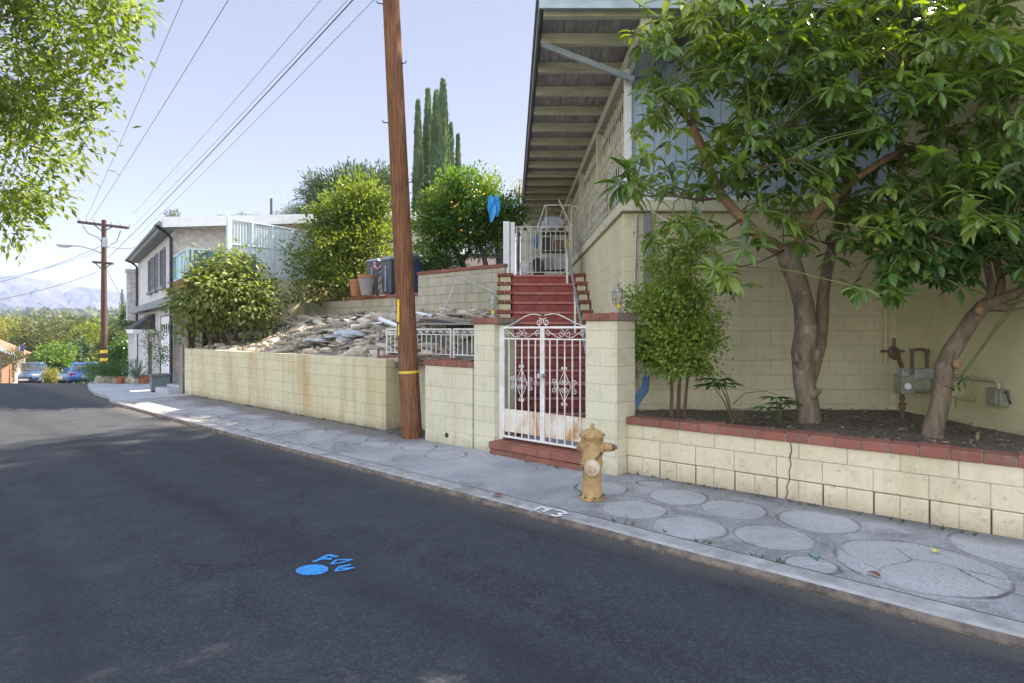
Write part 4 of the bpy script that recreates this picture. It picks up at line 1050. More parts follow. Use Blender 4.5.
# pots on the wall
MT['terracotta'] = simple('terracotta', (.40,.16,.08), (.3,.12,.065), 9, .85)
MT['stone_pot'] = simple('speckled_stone_pot', (.42,.38,.34), (.14,.12,.11), 55, .9, bump=1, bscale=60, bdist=.02)
def pot(name, label, loc, r, h, mat, grp=None, rim=True):
    th = thing(name, label, 'plant pot', loc, 0, grp)
    m = MB(); m.lathe([(r*.62,0),(r*.95,h*.8),(r*.98,h*.86)] if rim else [(r*.6,0),(r*.9,h*.45),(r,h*.97)], n=20); obj('body', m, MT[mat], th, smooth=False, bevel=.004)
    m = MB(); m.lathe([(r*1.03,h*.86),(r*1.06,h),(r*.9,h),(r*.88,h*.93)], n=20); obj('rim', m, MT[mat] if mat != 'stone_pot' else MT['terracotta'], th)
    m = MB(); m.lathe([(r*.89,h*.92),(r*.5,h*.95),(0,h*.96)], n=14); obj('soil', m, MT['mulch'], th); return th
q = at(366.5, 296, 14.9); pot('stone_pot', 'large speckled stone pot at the left end of the bins', (q.x,q.y,2.46), .21, .50, 'stone_pot')
q = at(357, 296, 15.3); pot('terracotta_pot', 'terracotta pot behind the speckled stone pot', (q.x,q.y,2.46), .2, .42, 'terracotta')

# pipes, planks and scrap on top of the rubble
MT['pvc'] = simple('white_pvc', (.74,.76,.78), (.62,.64,.66), 4, .4, bump=0, stain=(.45,.42,.38), stain_amt=.4)
MT['plank'] = woodmat('weathered_plank', (.33,.30,.26), (.20,.18,.155), (.9,14,14), 3, .9, .5)
def scrap(name, label, cat, a, b, r, mat, grp, flat=None):
    a = Vector(a); b = Vector(b); c = (a+b)/2; m = MB()
    if flat: m.bar(a-c, b-c, flat[0], flat[1])
    else: m.tube([a-c,(a-c).lerp(b-c,.5)+Vector((0,0,-.01)),b-c], r, 9)
    o = obj(name, m, MT[mat], loc=c, bevel=0 if not flat else .004); tag(o, label, cat, grp); return o
g = 'white pipes lying on the rubble'
scrap('white_pipe', 'long white pipe lying highest across the rubble, left of the pole', 'pipe', at(352,326.5,13.6), at(436,317.5,12.9), .045, 'pvc', g)
scrap('white_pipe', 'white pipe slanting down to the right behind the wooden pole', 'pipe', at(380,319,13.2), at(428,337,11.6), .05, 'pvc', g)
scrap('white_pipe', 'short white pipe at the foot of the terrace wall left of the pole', 'pipe', at(374,314.5,14.2), at(398,316,13.8), .05, 'pvc', g)
scrap('white_pipe', 'white pipe ending right of the pole under the leaning rod', 'pipe', at(409,312,13.6), at(442,317,12.9), .04, 'pvc', g)
g = 'weathered planks piled by the gate'
for i, (a, b, lab) in enumerate([((404,324,11.8),(478,324,9.9),'lowest'),((412,318,12.4),(494,321,10.6),'long middle'),((430,313,12.9),(497,316,11.1),'upper'),((400,329,11.5),(470,333,9.6),'front'),((440,320,11.8),(496,326,10.1),'short dark')]):
    scrap('timber_plank', lab+' weathered grey plank of the pile left of the gate', 'plank', at(*a), at(*b), 0, 'plank', g, (.16,.035))
q = at(447,322,11.3)
m = MB(); m.box((0,0,0),(.9,.5,.03),Matrix.Rotation(.1,3,'Y')); tag(obj('scrap_panel', m, MT['dark_metal'], loc=q, rotz=-.5), 'dark sheet lying under the plank pile', 'panel')
a, b, c = at(443,312,12.6), at(458,277,13.0), at(497,293,12.1)
th = thing('leaning_rod', 'bent rusty metal rod leaning on the terrace wall above the planks', 'rod', (0,0,0)); m = MB(); m.tube([a,b],.014,6); m.tube([b,at(462,278,12.9),c],.014,6); obj('rod', m, MT['galv'], th)

# rubble rocks
MT['rock'] = simple('broken_concrete', (.45,.38,.29), (.29,.245,.185), 5, .95, bump=1, bscale=22, bdist=.02, stain=(.16,.14,.11), stain_amt=.5)
MT['rock_pale'] = simple('pale_broken_concrete', (.60,.53,.43), (.44,.39,.31), 5, .95, bump=1, bscale=22, bdist=.02)
MT['rock_blue'] = simple('pale_blue_painted_rubble', (.50,.53,.56), (.34,.36,.38), 5, .9, bump=1, bscale=22, bdist=.02)
protos = []
for k in range(10):
    m = MB(); m.rock((0,0,0),(.24+.07*(k%3),.15+.03*(k%2),.050+.014*(k%3)),k+1); o = bpy.data.meshes.new('rubble_rock'); o.from_pydata(m.v,[],m.f)
    o.materials.append(MT['rock' if k < 6 else 'rock_pale']); protos.append(o)
mb_ = bpy.data.meshes.new('rubble_slab'); m = MB(); m.rock((0,0,0),(.42,.3,.06),33); mb_.from_pydata(m.v,[],m.f); mb_.materials.append(MT['rock_blue'])
cnt = 0
random.seed(21)
def place_rock(me, p, s, lab, grp):
    o = bpy.data.objects.new('rubble_rock', me); COL.objects.link(o); o.location = p
    o.rotation_euler = (rnd(-.35,.35),rnd(-.3,.3),TH+rnd(-.6,.6)); o.scale = (s,s,s*rnd(.8,1.3)); tag(o, lab, 'rock', grp)
for i in range(5000):
    if cnt > 240: break
    t = rnd(-15.9,-7.4); n = rnd(6.1,9.0); x = (t+16)/8.5
    band = 0
    if n > 8.1 - .0: band = .95                                # line of rubble below the terrace wall
    if n < 6.7: band = .55
    if abs((n-6.2) - (1.0-x)*2.6) < .6: band = 1.0              # diagonal ridge on the left
    if noise.noise(Vector((t*.8,n*1.3,3))) > .30: band = max(band,.4)
    if random.random() > band*.9+.03: continue
    p = P(t,n); p.z = hill_z(p.x,p.y)+.03
    if p.x > -.55: continue
    me = random.choice(protos); s = rnd(.4,.85) if random.random() < .85 else rnd(.85,1.2)
    place_rock(me, p, s, 'broken concrete chunk lying on the rubble slope above the long wall', 'rubble chunks on the slope'); cnt += 1
for (u, v) in ((318,343),(335,347),(352,341),(345,351),(244,352),(262,345)):
    Y = 12.6 if u > 300 else 15.5
    q = at(u, v, Y); q.z = hill_z(q.x,q.y)+.10; place_rock(mb_, q, 1.0, 'pale blue painted slab of rubble lying on the slope', 'pale blue slabs on the rubble slope')
random.seed(78)
sm = MB()
for i in range(1500):
    t = rnd(-15.9,-7.2); n = rnd(6.05,9.05); p = P(t,n)
    if p.x > -.5 or noise.noise(Vector((t*.9,n*1.1,8))) < -.12: continue
    p.z = hill_z(p.x,p.y)+.03; s = rnd(.02,.075)
    a = rdir().to_track_quat('Z','Y').to_matrix(); sm.box(p, (s*rnd(1,1.8),s*rnd(.8,1.4),s*.8), a, taper=rnd(.5,.9))
tag(obj('gravel', sm, MT['rock']), 'loose gravel and small broken bits scattered over the rubble slope', 'gravel', kind='stuff')
random.seed(77)
# ------------------------------------------------------------------ wooden utility pole beside the wall
MT['pole'] = woodmat('brown_pole_wood', (.30,.15,.075), (.11,.042,.02), (22,22,.55), 2.4, .85, 1.0, (.13,.055,.03))
MT['pole_far'] = woodmat('dark_pole_wood', (.10,.062,.05), (.06,.038,.03), (14,14,.8), 2, .9, .4)
MT['yellow_tag'] = simple('yellow_tag', (.75,.52,.04), (.6,.4,.03), 20, .5, bump=0)
MT['wire'] = simple('black_wire', (.03,.03,.035), (.02,.02,.025), 5, .6, bump=0)
MT['insul'] = simple('grey_insulator', (.35,.36,.38), (.25,.26,.28), 9, .4, bump=0)
base = at(412, 437.5, 8.93); base.z = 0
lean = Vector((-.0480, .0, 1.0))
PH = 12.4
th = thing('utility_pole', 'tall leaning brown wooden utility pole with yellow tags beside the low wall', 'utility pole', base)
m = MB(); m.tube([lean*z for z in (-.2,.0,1,2,4,6,8,10,PH)], [.158,.155,.148,.143,.134,.126,.118,.11,.10], 20); obj('shaft', m, MT['pole'], th, smooth=True)
m = MB()
for i in range(5):
    z = 2.9+i*.88; s = 1 if i % 2 else -1; c = lean*z; m.tube([c+Vector((s*.11,-.06,0)),c+Vector((s*.19,-.09,.0)),c+Vector((s*.195,-.09,.03))],.009,5)
obj('step_bolts', m, MT['dark_metal'], th)
m = MB(); m.tube([lean*.96, lean*.995], [.1495,.1495], 20, caps=False); c = lean*1.9; m.mm(c.x-.105,c.x-.07,c.y-.150,c.y-.12,1.72,2.05); m.mm(c.x-.09,c.x-.07,c.y-.150,c.y-.125,1.52,1.68)
obj('yellow_tags', m, MT['yellow_tag'], th)
m = MB()
for z, (x0, x1) in ((11.9,(-1.5,1.3)),(10.2,(-1.3,1.3))):
    c = lean*z; m.mm(c.x+x0,c.x+x1,c.y-.2,c.y-.1,z-.06,z+.06)
obj('crossarm', m, MT['pole_far'], th)

# far utility pole with crossarms and a street light
FY = 31.0
fb = at(104, 372, FY); fb.z = road_z(fb.x, fb.y)-.1
ztop = at(104,220,FY).z; zh = lambda v: at(104,v,FY).z-fb.z
far = thing('utility_pole', 'distant dark utility pole with two crossarms beside the parked blue car', 'utility pole', fb)
m = MB(); m.tube([(0,0,-.2),(0,0,4),(0,0,ztop-fb.z)], [.16,.14,.11], 12); obj('shaft', m, MT['pole_far'], far, smooth=True)
s = FY/600
m = MB(); m.bar((-26*s,0,zh(222)),(28*s,-.3,zh(229)),.12,.13); obj('crossarm', m, MT['pole_far'], far)
m = MB(); m.bar((-11*s,0,zh(262)),(11*s,-.15,zh(264)),.1,.12); obj('crossarm', m, MT['pole_far'], far)
for px in (-24,-17,-9,8,17,26):
    m = MB(); z = zh(222)+(px+26)*(-7/54)*s+.065; m.lathe([(.03,0),(.06,.06),(.03,.1),(.06,.14),(.02,.2)],(px*s,-.02,z),8); obj('insulator', m, MT['insul'], far)
m = MB()
for (x0, z0, x1, z1) in ((-10,224,0,232),(10,227,0,232),(-8,263,0,270),(8,264,0,270)): m.bar((x0*s,-.08,zh(z0)),(x1*s,-.1,zh(z1)),.04,.04)
m.tube([(-20*s,-.1,zh(226)),(-14*s,-.1,zh(234)),(-4*s,-.12,zh(238)),(2*s,-.14,zh(246))],.02,5); m.tube([(18*s,-.1,zh(231)),(14*s,-.1,zh(242)),(6*s,-.12,zh(246)),(3*s,-.14,zh(240))],.02,5)
obj('braces', m, MT['pole_far'], far)
m = MB(); m.box((4*s,-.15,zh(243)),(.3,.2,.5)); obj('pole_box', m, MT['insul'], far, bevel=.03)
sl = MB(); sl.tube([(0,0,zh(254)),(-12*s,-.0,zh(249)),(-24*s,-.0,zh(246)),(-32*s,-.0,zh(245.5))],.045,7)
so = obj('light_arm', sl, MT['insul'], far)
m = MB(); m.tube([(-32*s,-.0,zh(245.5)),(-37*s,-.02,zh(246)),(-44*s,-.04,zh(245.5)),(-47*s,-.05,zh(245))],[.06,.10,.09,.04],8); obj('lamp_head', m, MT['insul'], so)
m = MB(); m.tube([(0,0,zh(353)),(0,0,zh(350))],[.165,.165],12,caps=False); m.tube([(0,0,zh(361)),(0,0,zh(358))],[.168,.168],12,caps=False); obj('yellow_bands', m, MT['yellow_tag'], far)

def wire(label, a, b, sag, r=.008, grp=None):
    a = Vector(a); b = Vector(b); m = MB(); n = 28
    m.tube([a.lerp(b,i/n)-Vector((0,0,4*sag*(i/n)*(1-i/n))) for i in range(n+1)], r, 4)
    o = obj('overhead_wire', m, MT['wire']); tag(o, label, 'wire', grp); return o
def onpole(z, dx=0): c = base+lean*z; return (c.x+dx, c.y-.15, z)
G = 'overhead wires'
fa = lambda u, v: at(u, v, FY)
# (start on the far pole, where the photo shows it crossing the top edge, attachment depth on the near pole)
def span(label, u0, v0, u1, sag, r, Y=8.8, zz=None, grp=G):
    a = fa(u0, v0); k = (v0-0.0)/(u1-u0)
    zt = zz; v = HZ-(zt-EYE)*F/Y
    u = u0+(v0-v)/k
    b = Vector(((u-512)/F*Y, Y, zt)); return wire(label, a, b, sag, r, grp), b
ends = []
for lab, u0, v0, u1, r, zz in (('leftmost thin wire rising steeply to the top of the picture',86,219,181,.007,11.9),
    ('second thin wire from the left rising steeply',90,221,226,.008,10.2),
    ('thin upper wire of the bundle rising towards the brown pole',133,214,318,.006,9.1),
    ('thin middle wire of the bundle rising towards the brown pole',133,226,345,.0055,8.3),
    ('thick black cable rising from the far pole to the brown pole',108,258,351,.013,7.6),
    ('thin lowest wire of the bundle rising towards the brown pole',133,240,372,.0055,7.4)):
    o, b = span(lab, u0, v0, u1, .12, r, zz=zz); ends.append(b)
m = MB()
for b in ends:
    c = base+lean*b.z
    m.bar((c.x,c.y-.05,b.z-.03),(b.x,b.y,b.z-.03),.05,.05)
obj('wire_brackets', m, MT['dark_metal']).parent = th
bpy.data.objects['wire_brackets'].matrix_parent_inverse = Matrix.Translation(-base)
wire('wire leaving the far pole to the left edge, upper of the pair', fa(103,245), at(-40,292,24), .2, .013, G)
wire('wire leaving the far pole to the left edge, lower of the pair', fa(97,272), at(-40,306,24), .2, .013, G)
wire('pale wire leaving the far pole to the left, just below the street light', fa(97,252), at(-40,285,26), .2, .008, G)
wire('service wire dropping from the far pole to the white house', fa(106,268), at(129,306,27), .15, .012, G)
wire('level service wire between the far pole and the white house', fa(108,246), at(138,247,24), .1, .010, G)

# ------------------------------------------------------------------ white stucco house on the left
LH = Vector((-9.6, 17.0, 0)); LTH = math.atan2(.598, .802)
lh = thing('stucco_house', 'white rough stucco two storey house with sloping roof and balcony at the bend', 'house', LH, LTH)
def hl(b, k, z): return (b, k, z)             # local: x = along the side wall, y = away along the front
m = MB(); m.mm(0, 9, 0, .2, -1.2, 4.50); m.mm(0, .2, .2, 9.9, 2.42, 4.50); m.mm(0, .2, 3.0, 9.9, -2.6, 2.42); m.mm(0,.2,.2,.75,-1.2,2.42); m.mm(0,.2,.75,3.0,2.05,2.42); m.mm(0,9,9.9,10.1,-2.6,4.5); m.mm(8.8,9,.2,9.9,-1,4.5)
obj('wall', m, MT['white_stucco'], lh, bevel=.01)
m = MB(); m.prism_y([(0,4.502),(9,4.502),(9,5.75),(0,4.57)], .02, .18); obj('gable_wall', m, MT['white_stucco'], lh)
# roof slab sloping up to the right
m = MB(); m.prism_y([(-.32,4.52),(-.32,4.66),(9.3,5.96),(9.3,5.82)], -.55, 10.3)
MT['roof_pale'] = simple('pale_roofing', (.50,.49,.49), (.40,.39,.39), 5, .8)
rr = obj('roof', m, MT['roof_pale'], lh)
m = MB(); m.prism_y([(-.32,4.40),(-.32,4.68),(9.3,5.98),(9.3,5.70)], -.60, -.552); m.mm(-.36,-.322,-.58,10.3,4.42,4.67)
obj('fascia', m, MT['fascia_white'] if 'fascia_white' in MT else MT['white_trim'], rr)
m = MB(); m.prism_y([(-.31,4.38),(-.31,4.525),(.0,4.56),(.0,4.40)], -.54, 10.2); obj('soffit', m, MT['grey_trim'], rr)
m = MB(); m.tube([(-.40,-.6,4.50),(-.40,10.3,4.50)],.06,8); obj('gutter', m, MT['grey_trim'], rr)
m = MB(); m.tube([(-.48,-.45,4.45),(-.25,-.2,4.35),(-.06,-.06,4.2),(-.06,-.06,2.3),(-.06,-.06,0)],.045,8); obj('downpipe', m, MT['dark_metal'], lh)
m = MB(); m.tube([(-.48,9.6,4.45),(-.25,9.6,4.35),(-.08,9.7,4.2),(-.08,9.7,-1)],.045,8); obj('downpipe', m, MT['dark_metal'], lh)
for k0, k1 in ((1.6,2.5),(3.4,4.1),(4.9,5.8)):
    m = MB(); m.mm(-.03,.0,k0,k1,3.0,4.05); w_ = obj('window', m, MT['glass'], lh)
    m = MB(); m.mm(-.06,-.0,k0-.09,k0,2.95,4.12); m.mm(-.06,-.0,k1,k1+.09,2.95,4.12); m.mm(-.06,-.0,k0,k1,4.05,4.12); m.mm(-.05,-.031,(k0+k1)/2-.03,(k0+k1)/2+.03,3.0,4.05)
    obj('frame', m, MT['grey_trim'], w_)
    m = MB(); m.mm(-.12,.0,k0-.12,k1+.12,2.86,2.948); obj('sill', m, MT['grey_trim'], w_)
# belt beam over the ground floor, canopy, doors
m = MB(); m.mm(-.32,-.002,-2.5,9.7,2.26,2.48); obj('belt_beam', m, MT['belt'] if 'belt' in MT else MT['grey_trim'], lh, bevel=.01)
m = MB(); m.mm(.04,.12,.78,2.96,-.2,2.02)
for j in range(4): m.mm(.03,.04,.86+j*.52,1.28+j*.52,1.45,1.85)
for i in range(3):
    for j in range(4): m.mm(.028,.04,.86+j*.52,1.28+j*.52,.05+i*.46,.42+i*.46)
gd = obj('garage_door', m, MT['white_trim'], lh)
m = MB()
for j in range(4): m.mm(.022,.03,.92+j*.52,1.22+j*.52,1.52,1.78)
obj('glass', m, MT['glass'], gd)
m = MB(); m.prism_y([(-.62,1.62),(-.62,1.70),(-.02,2.16),(-.02,1.62)], 4.2, 6.6)
MT['shingle'] = simple('dark_shingles', (.085,.08,.085), (.05,.045,.05), 14, .9, bump=.8, bscale=14)
cp = obj('porch_canopy', m, MT['shingle'], lh); m = MB(); m.mm(-.65,-.0,4.15,6.65,1.48,1.618); obj('fascia', m, MT['white_trim'], cp)
for k0 in (4.3,5.4,6.5):
    m = MB(); m.mm(-.60,-.52,k0-.05,k0+.05,-1.6,1.48); obj('porch_post', m, MT['white_trim'], lh)
m = MB(); m.mm(-.02,.0,5.2,6.2,-1.4,1.2); obj('door', m, MT['wood_door'] if 'wood_door' in MT else MT['brown_pipe'], lh)
# balcony projecting towards the viewer
m = MB(); m.mm(-.0,1.7,-2.4,-.01,2.50,2.62); bal = obj('balcony', m, MT['white_stucco'], lh)
MT['balc_wood'] = woodmat('red_brown_boards', (.30,.14,.07), (.2,.09,.05), (10,10,1), 3, .8)
m = MB(); m.mm(.0,.03,-2.39,-.02,2.63,2.95); m.mm(.03,1.7,-2.40,-2.37,2.63,2.95); obj('boarding', m, MT['balc_wood'], bal)
def corrug_y(mb, y0, y1, z0, z1, x=0, pitch=.09, amp=.015):
    n = int((y1-y0)/pitch*6); vs = []
    for i in range(n+1):
        y = y0+(y1-y0)*i/n; vs += [(x+amp*math.sin(2*math.pi*(y-y0)/pitch),y,z0),(x+amp*math.sin(2*math.pi*(y-y0)/pitch),y,z1)]
    mb.add(vs, [(2*i,2*i+2,2*i+3,2*i+1) for i in range(n)])
MT['corrug_blue'] = translucent('blue_corrugated_panel', (.20,.34,.42), .3)
m = MB(); corrug_y(m,-2.36,-.05,3.0,3.62,.015); corrug(m,.06,1.66,3.0,3.62,-2.385); obj('panel', m, MT['corrug_blue'], bal)
m = MB(); m.mm(-.01,.045,-2.42,-.0,3.63,3.67); m.mm(.046,1.7,-2.42,-2.36,3.63,3.67); m.mm(-.01,.04,-2.42,-.0,2.955,2.995); m.mm(.041,1.7,-2.42,-2.36,2.955,2.995)
for x in (.0,.12,.9,1.66): m.mm(x-.03,x+.03,-2.43,-2.355,2.955,3.67)
for y in (-1.6,-.8): m.mm(-.02,.05,y-.025,y+.025,2.955,3.63)
obj('rail', m, MT['aqua_frame'], bal)
for x, y in ((.12,-2.25),(.5,-1.9),(1.6,-2.2)):
    m = MB(); m.mm(x-.07,x+.07,y-.07,y+.07,-.2,2.5); obj('balcony_post', m, MT['pole_far'], bal)
m = MB(); m.mm(.9,3.4,-.6,-.45,-.2,2.45); obj('carport_boards', m, MT['pole_far'], lh)
m = MB(); m.box((.05,10.2,3.0),(.9,.5,2.0)); m.box((.05,10.2,4.06),(1.0,.6,.12)); obj('chimney', m, MT['white_stucco'], lh)
m = MB(); m.tube([(3.2,2.0,5.0),(3.2,2.0,6.1)],.04,7); m.tube([(5.0,3.0,5.2),(5.0,3.0,5.9)],.03,7); obj('vent_pipe', m, MT['dark_metal'], rr)

# things on the driveway
MT['planter_grey'] = simple('blue_grey_planter', (.13,.165,.17), (.10,.13,.135), 5, .7)
pq = gp(160, 391, 0); pq.z = 0
th = thing('square_planter', 'large blue grey square planter box on the concrete driveway', 'planter', pq, LTH)
m = MB(); m.box((0,0,.22),(.42,.42,.38)); obj('box', m, MT['planter_grey'], th, bevel=.01)
m = MB(); m.mm(-.24,.24,-.24,-.19,.41,.45); m.mm(-.24,.24,.19,.24,.41,.45); m.mm(-.24,-.19,-.19,.19,.41,.45); m.mm(.19,.24,-.19,.19,.41,.45); obj('rim', m, MT['planter_grey'], th)
m = MB(); m.mm(-.19,.19,-.19,.19,.40,.43); obj('soil', m, MT['mulch'], th)
m = MB()
for x in (-.17,.17):
    for y in (-.17,.17): m.mm(x-.03,x+.03,y-.03,y+.03,-.0,.035)
obj('feet', m, MT['dark_metal'], th)
planter_loc = pq.copy()
sq = P(-16.6, 5.75)
th = thing('concrete_step', 'low concrete step at the end of the long retaining wall', 'step', sq, TH)
m = MB(); m.mm(-.75,.35,-.25,.3,-.05,.13); m.mm(-.55,.3,.0,.32,.1305,.2); obj('block', m, MT['drive'], th, bevel=.02)
th = thing('wooden_post', 'thin pale wooden post against the end of the retaining wall', 'post', P(-16.22,5.80)); m = MB(); m.bar((0,0,-.05),(0,0,1.25),.07,.05,up=(0,1,0)); obj('post', m, MT['plank'], th)
for k, (u, v, r, h) in enumerate(((145,383,.17,.26),(138,381,.13,.2),(120,383,.14,.2))):
    q = gp(u, v, 0); q.z = road_z(q.x,q.y)
    pot('terracotta_pot', ['terracotta pot nearest the garage door of the white house','small terracotta pot between two others by the white house','terracotta pot furthest from the garage door among the plants'][k], q, r, h, 'terracotta', 'terracotta pots by the white house')
m0 = []
for k in range(7):
    q = at(101+k*6, 383-k*.3, 19.0-k*.15); q.z = road_z(q.x,q.y)-.02
    m = MB(); m.rock((0,0,.09),(.20,.16,.15),k+40); tag(obj('edging_stone', m, MT['rock'], loc=q), 'grey edging stone along the front of the plant bed by the driveway', 'stone', 'edging stones by the driveway')

# ------------------------------------------------------------------ neighbouring bits behind the orange tree
MT['pinkish'] = simple('pale_pink_stucco', (.38,.31,.28), (.30,.24,.22), 3, .9)
def pbox(name, label, cat, u0, u1, v0, v1, Y, d, mat, roofm='roof_pale', group=None):
    a = at(u0, v1, Y); b = at(u1, v0, Y)
    th = thing(name, label, cat, (a.x, Y, a.z-1.0), 0, group); w = b.x-a.x; h = b.z-a.z+1.0
    m = MB(); m.mm(0,w,0,d,-2,h); obj('wall', m, MT[mat], th)
    m = MB(); m.mm(-.2,w+.2,-.3,d+.2,h+.002,h+.15); obj('roof', m, MT[roofm], th)
    return th, w, h
nb, w_, h_ = pbox('neighbour_house', 'pale pink neighbouring house glimpsed behind the trunks of the orange tree', 'house', 448, 511, 236, 262, 28, 5, 'pinkish')
for x in (.5, 1.8):
    m = MB(); m.mm(x,x+.6,-.03,0,h_-.9,h_-.3); obj('window', m, MT['glass'], nb)
MT['canvas'] = simple('white_canvas', (.72,.72,.74), (.6,.6,.62), 3, .8)
q = at(483,268,17); th = thing('white_canopy', 'small white canvas canopy behind the orange tree trunk', 'canopy', q)
m = MB(); m.add([(-.75,-.4,.35),(.55,-.4,.35),(.55,.6,.35),(-.75,.6,.35),(-.05,.1,.85),(.15,.1,.85)], [(0,1,5,4),(1,2,5),(2,3,4,5),(3,0,4)]); obj('canvas', m, MT['canvas'], th)
m = MB()
for x, y in ((-.72,-.37),(.52,-.37),(.52,.57),(-.72,.57)): m.tube([(x,y,-.4),(x,y,.36)],.015,6)
obj('legs', m, MT['galv'], th)
q = at(501,255,16.4); th = thing('corrugated_awning', 'grey corrugated metal awning left of the landing gate', 'awning', q, .35)
m = MB(); corrug(m,-.30,.26,-.0,.01,0,.07,.012)
m = MB()
n = 36; vs = []
for i in range(n+1):
    zz = .42-.84*i/n*1.0; yy = .02*math.sin(i*1.6)
    vs += [(-.22,yy+.3*i/n*-1,zz),(.24,yy-.3*i/n,zz)]
m.add(vs, [(2*i,2*i+1,2*i+3,2*i+2) for i in range(n)]); obj('sheet', m, MT['galv'], th)
m = MB(); m.tube([(.2,.05,-1.4),(.2,.05,.42)],.03,6); obj('post', m, MT['galv'], th)
MT['teal'] = simple('pale_teal_panel', (.38,.55,.52), (.28,.44,.42), 5, .6)
q = at(431,270,15.6); th = thing('teal_cabinet', 'pale teal cabinet behind the wall right of the wooden pole', 'cabinet', (q.x,q.y,2.5)); m = MB(); m.mm(-.22,.22,-.2,.2,0,.85); obj('body', m, MT['teal'], th, bevel=.01)
m = MB(); m.mm(-.01,.01,-.215,-.2,.05,.8); obj('door_gap', m, MT['dark_metal'], th)
m = MB(); m.rock((0,0,.15),(.3,.2,.22),14); q = at(457,264,15.2); tag(obj('blue_tarp', m, MT['blue_pipe'], loc=(q.x,q.y,2.75), smooth=True), 'crumpled blue tarpaulin on the wall under the orange tree', 'tarpaulin')

# ------------------------------------------------------------------ cars
MT['tyre'] = simple('tyre', (.02,.02,.02), (.03,.03,.03), 9, .9, bump=0)
MT['rim'] = simple('alloy_rim', (.4,.41,.43), (.3,.3,.32), 9, .35, metal=.8, bump=0)
MT['car_glass'] = simple('car_glass', (.04,.05,.065), (.03,.04,.05), 2, .06, bump=0, spec=.8)
MT['head'] = simple('headlight', (.75,.77,.8), (.6,.62,.66), 8, .15, bump=0)
MT['tail'] = simple('tail_light', (.35,.02,.02), (.25,.01,.01), 8, .2, bump=0)
MT['plate'] = simple('plate', (.75,.75,.75), (.65,.65,.65), 8, .5, bump=0)
def paint(n, c): 
    t = NT(n); t.fin(c, .28, .35, .6); t.b.inputs['Coat Weight'].default_value = .6; return t.m
MT['paint_blue'] = paint('blue_car_paint', (.03,.13,.42)); MT['paint_slate'] = paint('silver_blue_car_paint', (.07,.13,.27)); MT['paint_silver'] = paint('silver_car_paint', (.5,.5,.5)); MT['paint_dark'] = paint('dark_car_paint', (.05,.05,.06))
def car(label, loc, rz, pm, suv=False):
    th = thing('parked_car', label, 'car', loc, rz, 'parked cars')     # front points to local -y
    L = 4.6; W = .9; hb = .88 if not suv else 1.05; hr = 1.42 if not suv else 1.75
    st = [(-2.3,.35,.55,.70),(-2.2,.28,.72,.82),(-1.9,.22,.80,.88),(-1.0,.20,hb,.90),(.0,.20,hb+.02,.90),(1.2,.20,hb+.04,.90),(1.9,.24,hb+.05,.88),(2.22,.32,hb-.0,.82),(2.3,.42,hb-.15,.74)]
    m = MB(); vs = []
    for y, zl, zt, w in st:
        vs += [(-w*.92,y,zl),(-w,y,zl+.14),(-w,y,zt-.16),(-w*.9,y,zt),(w*.9,y,zt),(w,y,zt-.16),(w,y,zl+.14),(w*.92,y,zl)]
    k = 8; fs = []
    for i in range(len(st)-1):
        for j in range(k): a = i*k+j; b = i*k+(j+1)%k; fs.append((a,b,b+k,a+k))
    fs += [tuple(range(k-1,-1,-1)), tuple((len(st)-1)*k+j for j in range(k))]
    m.add(vs, fs); obj('body', m, pm, th, smooth=True, bevel=.04)
    # cabin
    y0, y1, y2, y3 = (-1.0,-.35,1.0,1.75) if not suv else (-1.0,-.45,1.7,2.15)
    def cab(mb, e, zb, zt_, g):
        vs = [(-.80-e,y0-e,zb),(.80+e,y0-e,zb),(.80+e,y3+e,zb),(-.80-e,y3+e,zb),(-.60-e,y1-e,zt_),(.60+e,y1-e,zt_),(.60+e,y2+e,zt_),(-.60-e,y2+e,zt_)]
        mb.add(vs, [(0,3,2,1),(4,5,6,7),(0,1,5,4),(1,2,6,5),(2,3,7,6),(3,0,4,7)])
    m = MB(); cab(m, 0, hb-.02, hr-.05, 0); obj('windows', m, MT['car_glass'], th, bevel=.03)
    m = MB(); m.box((0,(y1+y2)/2,hr-.035),(1.26,(y2-y1)+.12,.05),taper=.9)
    for sx in (-1,1):
        for (ya,yb) in ((y0,y1),((y0+y3)/2,(y1+y2)/2+.1),(y3,y2)): m.bar((sx*.80,ya,hb-.02),(sx*.605,yb,hr-.05),.06,.05)
    obj('roof', m, pm, th, bevel=.02)
    for sx in (-1,1):
        for y in (-1.45,1.4):
            m = MB(); m.lathe([(.24,-.1),(.32,-.09),(.32,.09),(.24,.1)],(sx*.80,y,.32),20,(1,0,0)); wh = obj('wheel', m, MT['tyre'], th)
            m = MB(); m.lathe([(.2,-.005),(.2,.02),(.1,.03)],(sx*.885,y,.32),14,(sx,0,0)); obj('rim', m, MT['rim'], wh)
        m = MB(); m.box((sx*.60,-2.22,.66),(.34,.14,.13)); obj('headlight', m, MT['head'], th, bevel=.03)
        m = MB(); m.box((sx*.64,2.24,hb-.12),(.32,.12,.15)); obj('tail_light', m, MT['tail'], th, bevel=.03)
        m = MB(); m.box((sx*.98,-.75,hb+.05),(.16,.1,.12)); obj('mirror', m, pm, th, bevel=.02)
    m = MB(); m.box((0,-2.32,.40),(.50,.02,.13)); m.box((0,2.33,.62),(.34,.02,.16)); obj('number_plate', m, MT['plate'], th)
    m = MB(); m.box((0,-2.29,.50),(.9,.04,.12)); m.box((0,-2.25,.30),(1.3,.1,.08)); obj('grille', m, MT['black_plastic'], th)
    return th
def onroad(u, Y): q = at(u, 380, Y); q.z = -.06+road_z(q.x,Y); return q
away = math.atan2(.802,-.598)-math.pi/2     # heading along the far road
